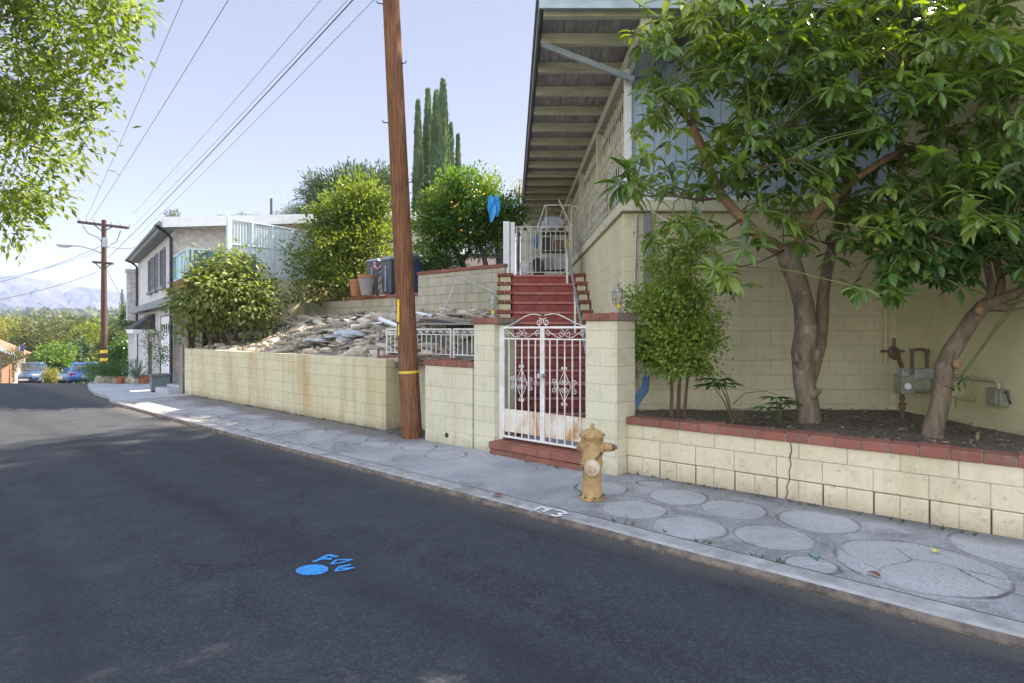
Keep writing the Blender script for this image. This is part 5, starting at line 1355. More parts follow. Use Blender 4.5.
car('bright blue sedan parked facing away beside the distant pole', onroad(84,40.5), away+math.pi, MT['paint_blue'])
car('silver blue sedan parked facing the viewer near the tiled roof house', onroad(30.5,41.5), away-.12, MT['paint_slate'])
car('silver van parked beyond the bright blue sedan', onroad(99,49), away+math.pi, MT['paint_silver'], True)
car('dark car parked behind the silver blue sedan', onroad(37,50), away-.1, MT['paint_dark'], True)
car('dark blue car half hidden between the two sedans', onroad(60,52), away+math.pi, MT['paint_slate'])

# house with tiled roof at the left edge, its fence and flag
MT['tile'] = None
t = NT('clay_tiles'); o = t.sep(t.obj)
w = t.math('SINE', t.math('MULTIPLY', o[1], 22.0)); w2 = t.math('SINE', t.math('MULTIPLY', o[2], 26.0))
col = t.mix(t.mapr(t.noise(4,5), .35,.65), (.30,.155,.105), (.20,.095,.065)); col = t.mix(t.mapr(w, -.9,-.3,.5,0), col, (.16,.09,.07))
t.bump(w, .8, .05); MT['tile'] = t.fin(col, .85)
c0 = at(12, 381, 37.0); c0.z = -1.9
th = thing('tiled_house', 'small house with terracotta tiled roof at the left edge', 'house', c0, away-.05)
m = MB(); m.mm(-6.5,.0,.0,7,-.8,1.95); obj('wall', m, MT['pinkish'], th)
m = MB(); m.add([(-7,-.5,1.85),(.35,-.5,1.85),(.35,7.4,1.85),(-7,7.4,1.85),(-3.2,-.5,3.85),(-3.2,7.4,3.85)], [(0,1,4),(1,2,5,4),(2,3,5),(3,0,4,5),(0,3,2,1)]); rr2 = obj('roof', m, MT['tile'], th)
m = MB(); m.bar((-7,-.55,1.9),(-3.2,-.55,3.9),.06,.2,up=(0,0,1)); m.bar((.4,-.55,1.85),(-3.2,-.55,3.9),.06,.2); obj('bargeboard', m, MT['white_trim'], rr2)
m = MB(); m.mm(-4.5,-3.3,-.04,.0,.2,1.4); obj('window', m, MT['glass'], th)
q = at(20,352,36.0); th = thing('hanging_flag', 'red white and blue striped flag hanging from the tiled house', 'flag', q, .2); th.scale = (.7,.7,.7)
MT['flag_red'] = simple('flag_red', (.5,.05,.05), (.4,.04,.04), 5, .8, bump=0); MT['flag_blue'] = simple('flag_blue', (.04,.08,.38), (.03,.06,.3), 5, .8, bump=0)
m = MB(); m.tube([(-.5,.2,-.3),(.35,0,.75)],.025,6); obj('flag_pole', m, MT['white_trim'], th)
for i in range(7):
    m = MB(); m.mm(-.35+i*.09,-.265+i*.09,-.02,.0,-.72+.05*(i%3),.28+.06*i); obj('stripe', m, MT['flag_red'] if i%2==0 else MT['canvas'], th)
m = MB(); m.mm(.05,.34,-.03,-.021,.05,.55); obj('canton', m, MT['flag_blue'], th)
q = at(8,381,33.0); th = thing('wooden_fence', 'weathered brown board fence at the far left beyond the crest', 'fence', (q.x,q.y,-1.7), away+math.pi/2)
MT['fence'] = woodmat('brown_fence_boards', (.26,.15,.09), (.15,.085,.05), (10,10,1), 3)
m = MB(); x = -4.5
while x < 4.0: 
    if x > -.6 or True: m.mm(x,x+.135,-.02,.0,-.6,1.35+rnd(-.03,.03))
    x += .145
obj('boards', m, MT['fence'], th); m = MB(); m.mm(-4.5,4.0,.0,.05,.2,.3); m.mm(-4.5,4.0,.0,.05,1.0,1.1); obj('rails', m, MT['fence'], th)
# ------------------------------------------------------------------ vegetation
MT['lf_avo'] = leafmat('avocado_leaf', (.035,.08,.014), (.14,.22,.04), (.19,.24,.042), .34, .30, (2.1,2.0,.4), .6)
MT['lf_avo2'] = leafmat('dark_leaf', (.028,.075,.014), (.08,.15,.03), None, .28, .34, (1.8,1.9,.4), .6)
MT['lf_pitt'] = leafmat('yellow_green_leaf', (.14,.22,.03), (.28,.35,.055), (.09,.15,.022), .25, .45, None, .45)
MT['lf_left'] = leafmat('ash_leaf', (.105,.155,.03), (.22,.25,.045), (.07,.105,.03), .42, .5)
MT['lf_bay'] = leafmat('bright_leaf', (.085,.13,.022), (.22,.24,.034), (.045,.085,.02), .38, .5)
MT['lf_orange'] = leafmat('citrus_leaf', (.045,.11,.02), (.12,.20,.03), (.20,.24,.03), .34, .42)
MT['lf_fig'] = leafmat('fig_leaf', (.13,.16,.045), (.23,.25,.07), (.08,.11,.03), .36, .5)
MT['lf_pine'] = leafmat('pine_needle', (.05,.085,.04), (.10,.14,.065), None, .15, .7)
MT['lf_cyp'] = leafmat('cypress_spray', (.07,.12,.065), (.13,.18,.095), (.05,.085,.05), .3, .7)
MT['lf_olive'] = leafmat('olive_leaf', (.070,.085,.026), (.125,.13,.04), (.04,.055,.02), .3, .6)
MT['lf_yellow'] = leafmat('yellow_leaf', (.19,.18,.03), (.28,.24,.05), (.12,.14,.03), .35, .6)
MT['lf_palm'] = leafmat('palm_leaf', (.035,.10,.025), (.07,.15,.04), None, .3, .45)
MT['lf_agave'] = leafmat('agave_leaf', (.13,.18,.14), (.2,.25,.2), None, .1, .6)
MT['bark_avo'] = barkmat('avocado_bark', (.27,.20,.14), (.13,.10,.07), (.33,.28,.22))
MT['bark_cut'] = barkmat('peeled_bark', (.40,.25,.15), (.27,.155,.09), (.20,.13,.085), 7, .5)
MT['bark_grey'] = barkmat('grey_bark', (.16,.135,.11), (.10,.085,.07))
MT['bark_thin'] = barkmat('thin_stem_bark', (.20,.13,.08), (.14,.09,.06))
MT['twig'] = simple('green_twig', (.13,.16,.04), (.10,.11,.03), 9, .7, bump=0)
MT['orange_fruit'] = simple('orange_skin', (.75,.36,.03), (.70,.45,.05), 30, .45)
MT['avo_fruit'] = simple('avocado_skin', (.035,.08,.025), (.025,.055,.02), 60, .4, bump=.5)

def px(u, v, Y): return at(u, v, Y)
px_ = px
def blob_clumps(blobs, n, shell=.55):
    vol = [r[0]*r[1]*r[2] for c, r in blobs]; tot = sum(vol); out = []
    while len(out) < n:
        k = random.random()*tot
        for (c, r), v in zip(blobs, vol):
            k -= v
            if k <= 0: break
        d = rdir(); q = rnd(shell, 1.0) if random.random() < .8 else rnd(.1, shell)
        q *= 1+.42*noise.noise(d*2.2+Vector(c))
        p = Vector((c[0]+d.x*r[0]*q, c[1]+d.y*r[1]*q, c[2]+d.z*r[2]*q))
        out.append((p, d))
    return out
def foliage(mb, clumps, per, cr, L, W, droop=.25, keep=None, lf=1):
    for p, d in clumps:
        s = rnd(.7, 1.25)
        for i in range(per):
            o = Vector((random.gauss(0,1),random.gauss(0,1),random.gauss(0,.8)))*cr*.5*s
            q = p+o
            if keep and not keep(q): continue
            nd = (rdir()+d*.8+o.normalized()*.6-Vector((0,0,droop))).normalized()
            nn = (rdir()*.8+Vector((0,0,1))+d*.3).normalized()
            l = L*rnd(.65,1.2)
            if lf == 1: mb.leaf1(q, nd, nn, l, W*rnd(.8,1.2))
            else: mb.leafN(q, nd, nn, l, W*rnd(.85,1.15), .6, 3, (.0,.8,.95,.0))
def limb(mb, a, b, r0, r1, sag=.12, n=6, k=7):
    a = Vector(a); b = Vector(b); L = (b-a).length; j = rdir()*L*.08
    pts = []; rs = []
    for i in range(n+1):
        u = i/n; p = a.lerp(b,u)+Vector((0,0,L*sag*math.sin(math.pi*u)))+j*math.sin(math.pi*u)+rdir()*L*.012
        if i in (0,): p = a
        pts.append(p); rs.append(r0+(r1-r0)*u)
    mb.tube(pts, rs, k)
def tree(name, label, cat, base, blobs, trunk, nc, per, cr, L, W, leaf, bark, group=None, limbs=14, shell=.55, droop=.25, keep=None, tr=None, lf=1):
    """base: world; blobs/trunk: world coordinates"""
    base = Vector(base); th = thing(name, label, cat, base, 0, group)
    cl = blob_clumps(blobs, nc, shell)
    t = MB()
    for pts, r0, r1 in trunk:
        k = len(pts); t.tube([Vector(p)-base for p in pts], [r0+(r1-r0)*i/(k-1) for i in range(k)], 10)
    top = [(Vector(p), r0+(r1-r0)*i/(len(pts)-1)) for pts, r0, r1 in trunk for i, p in enumerate(pts) if i > 0]
    for i in range(limbs):
        p, d = random.choice(cl); a, ra = min(top, key=lambda q: (q[0]-p).length+rnd(0,.6))
        limb(t, a-base, p-base, ra*.55, max(.004, ra*.12))
    if t.v: obj('trunk', t, MT[bark], th, smooth=True)
    m = MB(); foliage(m, cl, per, cr, L, W, droop, keep, lf)
    m.v = [(v[0]-base.x, v[1]-base.y, v[2]-base.z) for v in m.v]
    obj('crown', m, MT[leaf], th); return th


# ---- avocado tree in the planter
random.seed(5)
ab = px(809, 429, 6.85); ab.z = .45
th = thing('avocado_tree', 'big two stemmed avocado tree with long drooping leaves, centre of the planter', 'tree', ab)
A = lambda u, v, Y: px(u, v, Y)-ab
trunkpts = [((809,440,6.85),.17),((809,425,6.85),.135),((808,405,6.85),.118),((804,380,6.84),.115),((803,352,6.83),.125),((806,330,6.83),.118),((804,305,6.82),.108),((798,283,6.8),.105),((790,262,6.78),.115),((784,246,6.76),.10)]
m = MB(); m.tube([A(*p) for p, r in trunkpts], [r for p, r in trunkpts], 16)
m.tube([A(809,385,6.86),A(814,365,6.9),A(819,345,6.94),A(822,320,6.96),A(823,295,6.96),A(827,270,6.95),A(833,245,6.93),A(841,215,6.9),A(850,165,6.85),A(858,110,6.8),A(866,50,6.7),A(869,-30,6.6)],[.07,.075,.078,.07,.064,.062,.058,.055,.05,.045,.04,.03],12)
m.tube([A(813,360,6.78),A(817,352,6.76),A(820,345,6.8)],[.05,.055,.02],8); m.tube([A(812,396,6.75),A(819,391,6.72),A(822,390,6.70)],[.05,.03,.015],8); m.tube([A(802,366,6.75),A(797,360,6.7),A(796,352,6.72)],[.05,.03,.012],8)
m.tube([A(790,262,6.78),A(796,250,6.78),A(800,242,6.76)],[.09,.07,.05],10)
obj('trunk', m, MT['bark_avo'], th, smooth=True)
m = MB()
m.tube([A(784,252,6.77),A(764,241,6.72),A(742,219,6.66),A(722,196,6.6),A(710,172,6.58),A(703,150,6.56),A(692,126,6.54)],[.085,.062,.056,.052,.05,.046,.04],12)
m.tube([A(796,256,6.78),A(800,240,6.7),A(808,226,6.64),A(820,209,6.58),A(838,195,6.5),A(860,176,6.42),A(898,152,6.3),A(944,139,6.2),A(975,118,6.1),A(988,91,6.0)],[.07,.06,.052,.048,.04,.036,.033,.028,.024,.02],10)
obj('peeled_limb', m, MT['bark_cut'], th, smooth=True)
SK = []                                  # skeleton nodes whorls can hang from
def sk(pts, r0, r1, mb, n=8):
    P_ = [px(*p) for p in pts]; k = len(P_)
    mb.tube([p-ab for p in P_], [r0+(r1-r0)*i/(k-1) for i in range(k)], n)
    for i in range(k-1):
        for j in range(4): SK.append(P_[i].lerp(P_[i+1], j/4))
m = MB()
sk([(692,126,6.54),(694,100,6.5),(703,80,6.5),(706,50,6.48),(705,15,6.45),(703,-30,6.4)],.036,.018,m)
sk([(692,126,6.54),(680,112,6.3),(668,100,6.1),(655,92,5.95)],.02,.008,m)
sk([(703,80,6.5),(688,70,6.4),(672,55,6.3),(652,40,6.2)],.018,.007,m)
sk([(718,190,6.6),(735,178,6.3),(760,168,6.0),(790,160,5.8)],.02,.008,m)
sk([(722,198,6.6),(700,200,6.3),(675,196,6.0),(648,196,5.75),(628,188,5.6)],.017,.007,m)
sk([(742,219,6.66),(722,232,6.2),(712,250,5.8),(716,268,5.6)],.016,.007,m)
sk([(850,165,6.85),(825,130,6.6),(800,100,6.4),(775,70,6.3),(755,40,6.2)],.028,.01,m)
sk([(858,110,6.8),(885,85,6.5),(915,60,6.2),(950,40,5.9),(985,20,5.7)],.028,.01,m)
sk([(866,50,6.7),(845,20,6.6),(820,-5,6.5),(800,-25,6.5)],.02,.01,m)
sk([(866,50,6.7),(890,20,6.5),(920,-10,6.3)],.02,.01,m)
sk([(841,215,6.9),(858,225,6.6),(872,240,6.4),(886,252,6.2)],.02,.007,m)
sk([(833,245,6.93),(815,240,6.5),(795,225,6.2),(775,222,6.0)],.016,.006,m)
sk([(850,165,6.85),(880,190,6.4),(905,215,6.0),(925,235,5.8)],.022,.008,m)
sk([(898,152,6.3),(905,175,6.1),(925,195,5.8),(950,205,5.6)],.017,.006,m)
sk([(898,152,6.3),(890,125,6.2),(900,95,6.0),(915,80,5.9)],.017,.006,m)
sk([(944,139,6.2),(970,150,5.8),(1000,160,5.5),(1030,165,5.3)],.016,.006,m)
sk([(988,91,6.0),(1005,70,5.8),(1030,50,5.6)],.014,.006,m)
sk([(800,100,6.4),(790,130,6.2),(770,140,6.0),(745,135,5.9)],.014,.006,m)
sk([(706,50,6.48),(730,35,6.4),(755,25,6.3),(775,0,6.2)],.016,.006,m)
sk([(869,-30,6.6),(850,-110,6.4),(820,-190,6.2)],.03,.012,m)
sk([(869,-30,6.6),(900,-90,6.3),(930,-150,6.0)],.022,.01,m)
sk([(703,-30,6.4),(720,-90,6.2),(750,-140,6.1)],.016,.008,m)
sk([(784,250,6.7),(760,262,6.3),(735,268,5.9)],.014,.006,m)
twg = MB(); lv = MB(); fr = []
def whorl(c, L=.17, n=11, up=None):
    c = Vector(c)
    ax = up or (Vector((rnd(-.6,.6),rnd(-1.0,.2),rnd(.1,1)))).normalized()
    sp = min(SK, key=lambda q: (q-c).length)
    mid = sp.lerp(c,.5)+Vector((0,0,.05))+rdir()*.03
    twg.tube([sp-ab, mid-ab, c-ab], [.008,.006,.0045], 5)
    x = ax.orthogonal().normalized(); y = ax.cross(x); a0 = rnd(0,6.28)
    for i in range(n):
        a = a0+i*2.4; tilt = rnd(.15,1.0) if i < n*.75 else rnd(.9,1.5)
        d = (x*math.cos(a)+y*math.sin(a))*math.cos(tilt*.6)+ax*math.sin(tilt*.5)*.8-Vector((0,0,rnd(.15,.75)))
        d.normalize(); q = c-ax*rnd(0,.06)
        l = L*rnd(.55,1.4)
        nn = (ax*.6+Vector((0,0,1))+rdir()*.5).normalized()
        ps = q+d*.025
        twg.tube([q-ab, ps-ab], .0022, 3, caps=False)
        lv.leafN(ps-ab, d, nn, l, l*rnd(.30,.40), rnd(.3,1.0), 4, (.12,.8,1.0,.72,.0))
zones = [(668,22,40,30,6.3,12),(700,15,55,28,6.3,16),(750,20,60,35,6.3,22),(820,35,75,45,6.3,44),(905,35,80,50,6.2,44),(985,40,55,55,5.9,34),
 (780,75,60,35,6.4,20),(830,95,50,40,6.3,22),(900,100,60,35,6.1,24),(960,95,50,40,5.9,20),
 (665,100,32,26,6.2,9),(735,95,50,30,6.4,10),(700,145,38,28,6.2,10),(655,170,30,26,5.9,9),(632,185,22,14,5.7,4),(690,185,30,18,6.1,8),
 (760,148,45,28,6.1,16),(815,150,40,35,6.3,16),(800,195,45,28,6.2,16),(862,180,45,35,6.2,22),(905,190,45,35,5.9,20),(960,175,50,30,5.6,22),(1000,200,40,30,5.4,22),(690,60,50,45,6.2,16),(760,120,50,40,6.5,16),(820,120,50,40,6.5,18),(850,210,40,25,6.5,10),(720,150,34,34,6.6,10),(780,180,40,22,6.6,10),(880,230,40,28,5.8,12),(660,230,26,14,5.8,3),(740,60,45,40,6.3,14),(880,280,30,14,5.8,5),(840,140,40,40,6.1,10),(700,215,26,16,6.0,5),(655,130,22,30,6.0,6),(1010,80,35,60,5.3,24),(940,70,45,40,5.7,18),(860,70,45,40,6.0,16),(790,30,50,30,6.0,14),(720,55,30,25,6.0,7),
 (845,225,35,22,6.3,11),(895,240,35,26,6.0,12),(770,222,24,18,6.1,7),(735,262,16,14,5.8,4),(716,272,12,10,5.6,2),(820,245,18,14,6.4,4),(1005,130,40,35,5.5,16),(925,140,35,25,6.0,12)]
BARE = [px(*p) for p in ((784,252,6.77),(764,241,6.72),(742,219,6.66),(722,196,6.6),(710,172,6.58),(703,150,6.56),(692,126,6.54),(790,262,6.78),(796,256,6.78),(800,240,6.7),(808,226,6.64),(820,209,6.58),(838,195,6.5),(860,176,6.42),(880,164,6.36),(898,152,6.3),(920,146,6.25),(944,139,6.2),(836,240,6.9),(826,270,6.95))]
def hides(c):                             # whorls grow from the outer twigs, leaving the old limbs bare
    for b in BARE:
        if abs(c.y-b.y) < 2 and c.y < b.y and math.hypot(512+600*c.x/c.y-(512+600*b.x/b.y), (c.z-1.6)/c.y*600-(b.z-1.6)/b.y*600) < 21: return True
    return False
def lim(p):                               # stay clear of the house walls
    p.y = min(p.y, 7.72)
    if p.x > 4.95: p.x = 4.95-rnd(0,.1)
    return p
for (u, v, ru, rv, Y, n) in zones:
    for i in range(n):
        a = rnd(0,6.28); q = math.sqrt(random.random())
        c = lim(px(u+ru*q*math.cos(a), v+rv*q*math.sin(a), Y+rnd(-.75,.65)))
        if hides(c) and random.random() < .55: continue
        whorl(c, rnd(.13,.19), random.choice((9,11,12,14)))
# rest of the crown above frame, thickened and raised to shade the near road
for i in range(330):
    a = rnd(0,6.28); q = math.sqrt(random.random()); whorl(lim(Vector((4.1+1.7*q*math.cos(a), 6.0+1.5*q*math.sin(a), rnd(5.45,8.2)))), .18, 11)
whorl(px(714,262,5.4), .24, 10, Vector((0,-.3,.8)).normalized()); whorl(px(745,245,5.6), .22, 9); whorl(px(737,285,5.7), .18, 8)
obj('branches', m, MT['bark_thin'], th, smooth=True); obj('twigs', twg, MT['twig'], th); obj('crown', lv, MT['lf_avo'], th)
for (u, v, Y) in ((716,38,6.1),(711,35,6.15),(671,58,6.0),(678,66,6.1),(660,80,5.9),(698,60,6.3),(672,168,5.8),(760,120,5.9),(850,60,5.9)):
    f = MB(); f.lathe([(.001,-.055),(.025,-.045),(.036,-.02),(.034,.01),(.02,.04),(.008,.055)],(0,0,0),12)
    o = obj('avocado_fruit', f, MT['avo_fruit'], th, smooth=True, loc=A(u,v,Y))

# ---- second tree, leaning right
random.seed(11)
b2 = px(932, 440, 6.15); b2.z = .45
th = thing('leaning_tree', 'dark barked tree leaning right with sawn limb stubs beside the gas meter', 'tree', b2)
B = lambda u, v, Y: px(u, v, Y)-b2
m = MB()
m.tube([B(930,448,6.15),B(933,430,6.15),B(939,408,6.15),B(943,385,6.14),B(945,365,6.12),B(952,350,6.1),B(962,335,6.06),B(973,318,6.0),B(985,304,5.95)],[.125,.10,.086,.083,.087,.083,.076,.071,.066],14)
m.tube([B(985,305,5.95),B(1000,299,5.85),B(1020,292,5.75),B(1045,270,5.6),B(1070,240,5.5)],[.07,.055,.05,.04,.03],10)
m.tube([B(985,306,5.95),B(1010,308,5.8),B(1035,300,5.65),B(1075,285,5.5)],[.05,.04,.035,.02],8)
m.tube([B(990,302,5.92),B(991,285,5.9),B(986,262,5.88),B(984,240,5.86),B(980,205,5.8),B(970,180,5.7)],[.04,.034,.03,.028,.022,.012],9)
m.tube([B(999,299,5.88),B(1001,280,5.86),B(997,262,5.86),B(996,244,5.85),B(1002,215,5.8),B(1015,185,5.7)],[.045,.036,.032,.03,.024,.012],9)
m.tube([B(996,250,5.85),B(970,235,5.6),B(940,232,5.5),B(915,240,5.45)],[.02,.016,.012,.007],6)
m.tube([B(1045,270,5.6),B(1030,250,5.4),B(1010,240,5.25)],[.02,.014,.007],6)
obj('trunk', m, MT['bark_avo'], th, smooth=True)
m = MB(); m.lathe([(.050,0),(.052,.03),(.04,.04),(.0,.042)], B(956,364,6.02), 14, (.35,-.9,.1)); obj('sawn_stub', m, MT['bark_cut'], th)
m = MB(); m.lathe([(.042,0),(.044,.03),(.03,.035),(.0,.037)], B(978,311,5.90), 12, (.2,-.95,.2)); obj('sawn_stub', m, MT['bark_cut'], th)
SK2 = [px(980,205,5.8),px(970,180,5.7),px(1002,215,5.8),px(1015,185,5.7),px(970,235,5.6),px(940,232,5.5),px(915,240,5.45),px(1045,270,5.6),px(1030,250,5.4),px(1010,240,5.25),px(1075,285,5.5),px(985,240,5.86)]
ab_save = ab; SK_save = SK; ab = b2; SK = SK2; twg = MB(); lv = MB()
for (u, v, ru, rv, Y, n) in [(910,260,28,24,5.5,14),(940,250,35,30,5.5,22),(970,225,35,30,5.5,20),(960,270,22,16,5.5,8),(1005,230,35,35,5.4,24),(1030,210,30,40,5.3,20),(1030,262,25,22,5.3,14),(905,215,25,25,5.6,12),(1000,180,40,30,5.5,18),(895,285,12,10,5.6,4),(1060,220,30,50,5.2,20)]:
    for i in range(n):
        a = rnd(0,6.28); q = math.sqrt(random.random()); c = px(u+ru*q*math.cos(a), v+rv*q*math.sin(a), Y+rnd(-.4,.45))
        if c.x > 5.0: c.x = 5.0-rnd(0,.15)
        whorl(c, rnd(.11,.16), random.choice((8,9,11)))
for (u, v) in ((960,378),(963,372),(957,384)): whorl(px(u,v,6.0), .06, 6)
obj('twigs', twg, MT['twig'], th); obj('crown', lv, MT['lf_avo2'], th)
ab = ab_save

# ---- yellow green shrub tree beside the right pillar
random.seed(13)
b3 = px(679, 418, 7.35); b3.z = .48
blobs = [(px(668,350,7.1),(.45,.45,.30)),(px(690,330,7.15),(.42,.4,.35)),(px(655,315,7.05),(.36,.35,.25)),(px(680,290,7.2),(.40,.35,.35)),(px(662,262,7.3),(.22,.22,.32)),(px(690,250,7.35),(.22,.2,.35)),(px(650,305,6.95),(.3,.3,.15)),(px(700,365,7.2),(.3,.3,.15)),(px(640,300,7.0),(.2,.25,.12))]
tree('shrub_tree', 'small dense yellow green shrub on thin bare stems beside the right gate pillar', 'shrub', b3, blobs,
     [([px(671,418,7.35),px(672,395,7.33),px(671,370,7.3),px(672,320,7.25),px(668,250,7.3)],.026,.008),([px(678,420,7.38),px(679,390,7.36),px(681,350,7.3),px(690,280,7.3),px(694,232,7.35)],.028,.007),([px(684,419,7.3),px(686,395,7.28),px(689,360,7.25),px(705,320,7.2)],.024,.008)],
     400, 38, .14, .056, .032, 'lf_pitt', 'bark_thin', None, 26, .45, -.2)
m = MB()
# ---- two philodendrons
def philo(label, u, v, Y, fronds, s):
    b = px(u, v, Y); b.z = .52
    th = thing('philodendron', label, 'plant', b, 0, 'philodendrons in the planter')
    st = MB(); lf = MB()
    for (du, dv, dy) in fronds:
        tip = px(u+du, v+dv, Y+dy)-b
        st.tube([Vector((0,0,0)), tip*.45+Vector((0,0,.06)), tip], [.010,.008,.005], 6)
        out = Vector((tip.x, tip.y-.3, 0)); out = out.normalized() if out.length > .01 else Vector((0,-1,0))
        side = Vector((-out.y,out.x,0)); nn = (Vector((0,0,1))-out*.25+rdir()*.15).normalized()
        for k in range(11):
            a = (k-5)/5*2.3; d = (out*math.cos(a)+side*math.sin(a)+Vector((0,0,.12))).normalized()
            l = s*(1-.28*abs(k-5)/5)*rnd(.85,1.1)
            lf.leafN(tip+d*.01, d, nn, l, l*.20, .55, 4, (.5,.85,1.0,.8,.1))
    obj('stems', st, MT['twig'], th); obj('leaves', lf, MT['lf_palm'], th)
philo('philodendron nearer the shrub, with one raised fan of leaves and trailing bare roots', 733, 416, 7.0, [(-15,-36,-.1),(-9,-32,.2),(-20,-30,-.2)], .30)
philo('low philodendron with spread fan leaves just left of the avocado trunk', 778, 416, 6.9, [(-2,-18,-.1),(4,-12,-.2),(10,-14,.1),(-10,-8,-.25)], .24)
m = MB()
for i in range(7): 
    a = px(733,414,7.0); m.tube([a, a+Vector((rnd(-.15,.15),rnd(-.15,.05),.05)), a+Vector((rnd(-.22,.22),rnd(-.2,.05),-.06))], [.008,.006,.004], 5)
m.tube([px(733,404,7.0),px(745,393,7.0),px(765,391,6.95),px(778,395,6.9)],[.006,.005,.004,.003],5)
tag(obj('bare_roots', m, MT['bark_thin']), 'tangle of pale bare stems at the foot of the left philodendron', 'roots')

# ---- foreground tree at the left: trunk outside the frame, crown hanging in
random.seed(17)
bl = Vector((-9.9, 3.4, .0))
blobs = [((-8.6,6.2,7.6),(2.4,2.4,2.0)),((-9.6,5.2,5.2),(2.4,2.2,2.0)),((-10.6,4.4,8.2),(3.0,3.0,2.4))]+[(px_(u,v,Y),(r,r,r*.85)) for u,v,Y,r in ((20,20,8.4,1.0),(78,22,8.2,.68),(108,8,8.2,.46),(45,80,8.4,.85),(82,95,8.2,.55),(30,215,8.3,.42),(60,190,8.2,.22),(20,120,8.5,.95),(50,150,8.3,.62),(10,190,8.5,.75),(38,190,8.3,.45),(10,225,8.3,.40),(-30,150,8.4,1.2),(60,-30,8.3,1.1),(105,-25,8.2,.55),(-40,60,8.2,1.3),(100,75,8.2,.2),(125,-2,8.2,.25))]
def keepl(q):
    u = 512+600*q.x/q.y if q.y > .5 else -999
    return True
tree('street_tree', 'large leafy green tree hanging into the picture over the road at the left', 'tree', bl, blobs,
     [([(-9.9,3.4,-.1),(-9.8,3.5,1.2),(-9.6,3.8,2.6),(-9.3,4.4,4.2),(-8.9,5.4,6.0),(-8.5,6.5,7.8)],.26,.07),([(-9.5,4.0,3.0),(-8.9,5.6,4.2),(-8.3,7.0,5.0)],.12,.03),([(-9.3,4.4,4.2),(-10.4,4.6,6.4),(-10.8,4.5,8.4)],.14,.04)],
     1500, 50, .30, .14, .052, 'lf_left', 'bark_grey', None, 260, .5, .35, lf=1)

# ---- trees of the hillside
random.seed(19)
def yz(q): q.z = hill_z(q.x, q.y); return q
bb_ = yz(px(352, 300, 17.2))
tree('bright_tree', 'bushy bright yellow green tree left of the wooden pole above the terrace wall', 'tree', bb_,
     [(px(350,225,17.5),(1.2,1.2,1.25)),(px(380,205,17.6),(.6,.7,.7)),(px(330,255,17.0),(1.0,1.1,.9)),(px(370,250,17.3),(.95,1,1.0)),(px(322,285,16.6),(.65,.7,.5)),(px(362,195,17.6),(.65,.7,.65)),(px(330,215,17.4),(.5,.6,.5)),(px(300,292,16.4),(.45,.5,.25)),(px(350,280,16.4),(.8,.6,.45))],
     [([bb_,bb_+Vector((.05,0,1)),px(350,240,17.5),px(352,205,17.5)],.12,.03),([bb_,px(335,262,17.2),px(325,240,17.2)],.07,.02)], 600, 30, .32, .15, .055, 'lf_bay', 'bark_grey', None, 30, .5, .2)
oz = px(462, 268, 15.0)
ob = yz(px(462, 268, 15.3)); ob.z = max(ob.z, 2.85)
t_o = tree('orange_tree', 'rounded orange tree dotted with fruit behind the high terrace wall', 'tree', ob,
     [(px(468,215,15.2),(1.15,1.1,.95)),(px(440,228,15.0),(.75,.8,.65)),(px(497,222,15.0),(.65,.8,.65)),(px(470,190,15.2),(.8,.8,.5)),(px(430,252,14.9),(.45,.5,.45)),(px(512,213,15.2),(.35,.5,.4)),(px(440,262,15.0),(.5,.4,.25))],
     [([px(466,278,15.3),px(462,262,15.3),px(456,250,15.3),px(445,240,15.2),px(436,225,15.2)],.09,.03),([px(462,262,15.3),px(470,250,15.3),px(468,235,15.3),px(465,215,15.3)],.06,.02),([px(488,274,15.2),px(484,258,15.2),px(479,243,15.2),px(478,222,15.2)],.075,.03)],
     760, 30, .22, .10, .05, 'lf_orange', 'bark_grey', None, 30, .55, .1)
random.seed(3)
for i in range(17):
    a = rnd(0,6.28); q = math.sqrt(random.random()); u = 463+45*q*math.cos(a); v = 213+36*q*math.sin(a)
    f = MB(); f.lathe([(.001,-.034),(.024,-.024),(.034,0),(.024,.024),(.001,.034)],(0,0,0),10)
    o = obj('orange_fruit', f, MT['orange_fruit'], t_o, smooth=True, loc=px(u,v,15.2-1.0*math.sqrt(max(.05,1-q*q))+.08)-ob)
m = MB()
for i in range(9):
    d_ = Vector((rnd(-.35,.5),rnd(-.5,.2),-1)).normalized(); m.leafN(Vector((rnd(-.10,.14),rnd(-.06,.06),rnd(.05,.25))), d_, Vector((rnd(-.4,.4),-1,rnd(-.2,.4))).normalized(), rnd(.22,.48), rnd(.09,.17), .4, 4, (.5,.9,1.0,.8,.3))
MT['bright_blue'] = simple('bright_blue_plastic', (.05,.35,.70), (.04,.27,.58), 9, .5)
tag(obj('blue_bag', m, MT['bright_blue'], loc=px(492,206,14.15), smooth=True), 'bright blue plastic bag caught in the right side of the orange tree', 'bag')

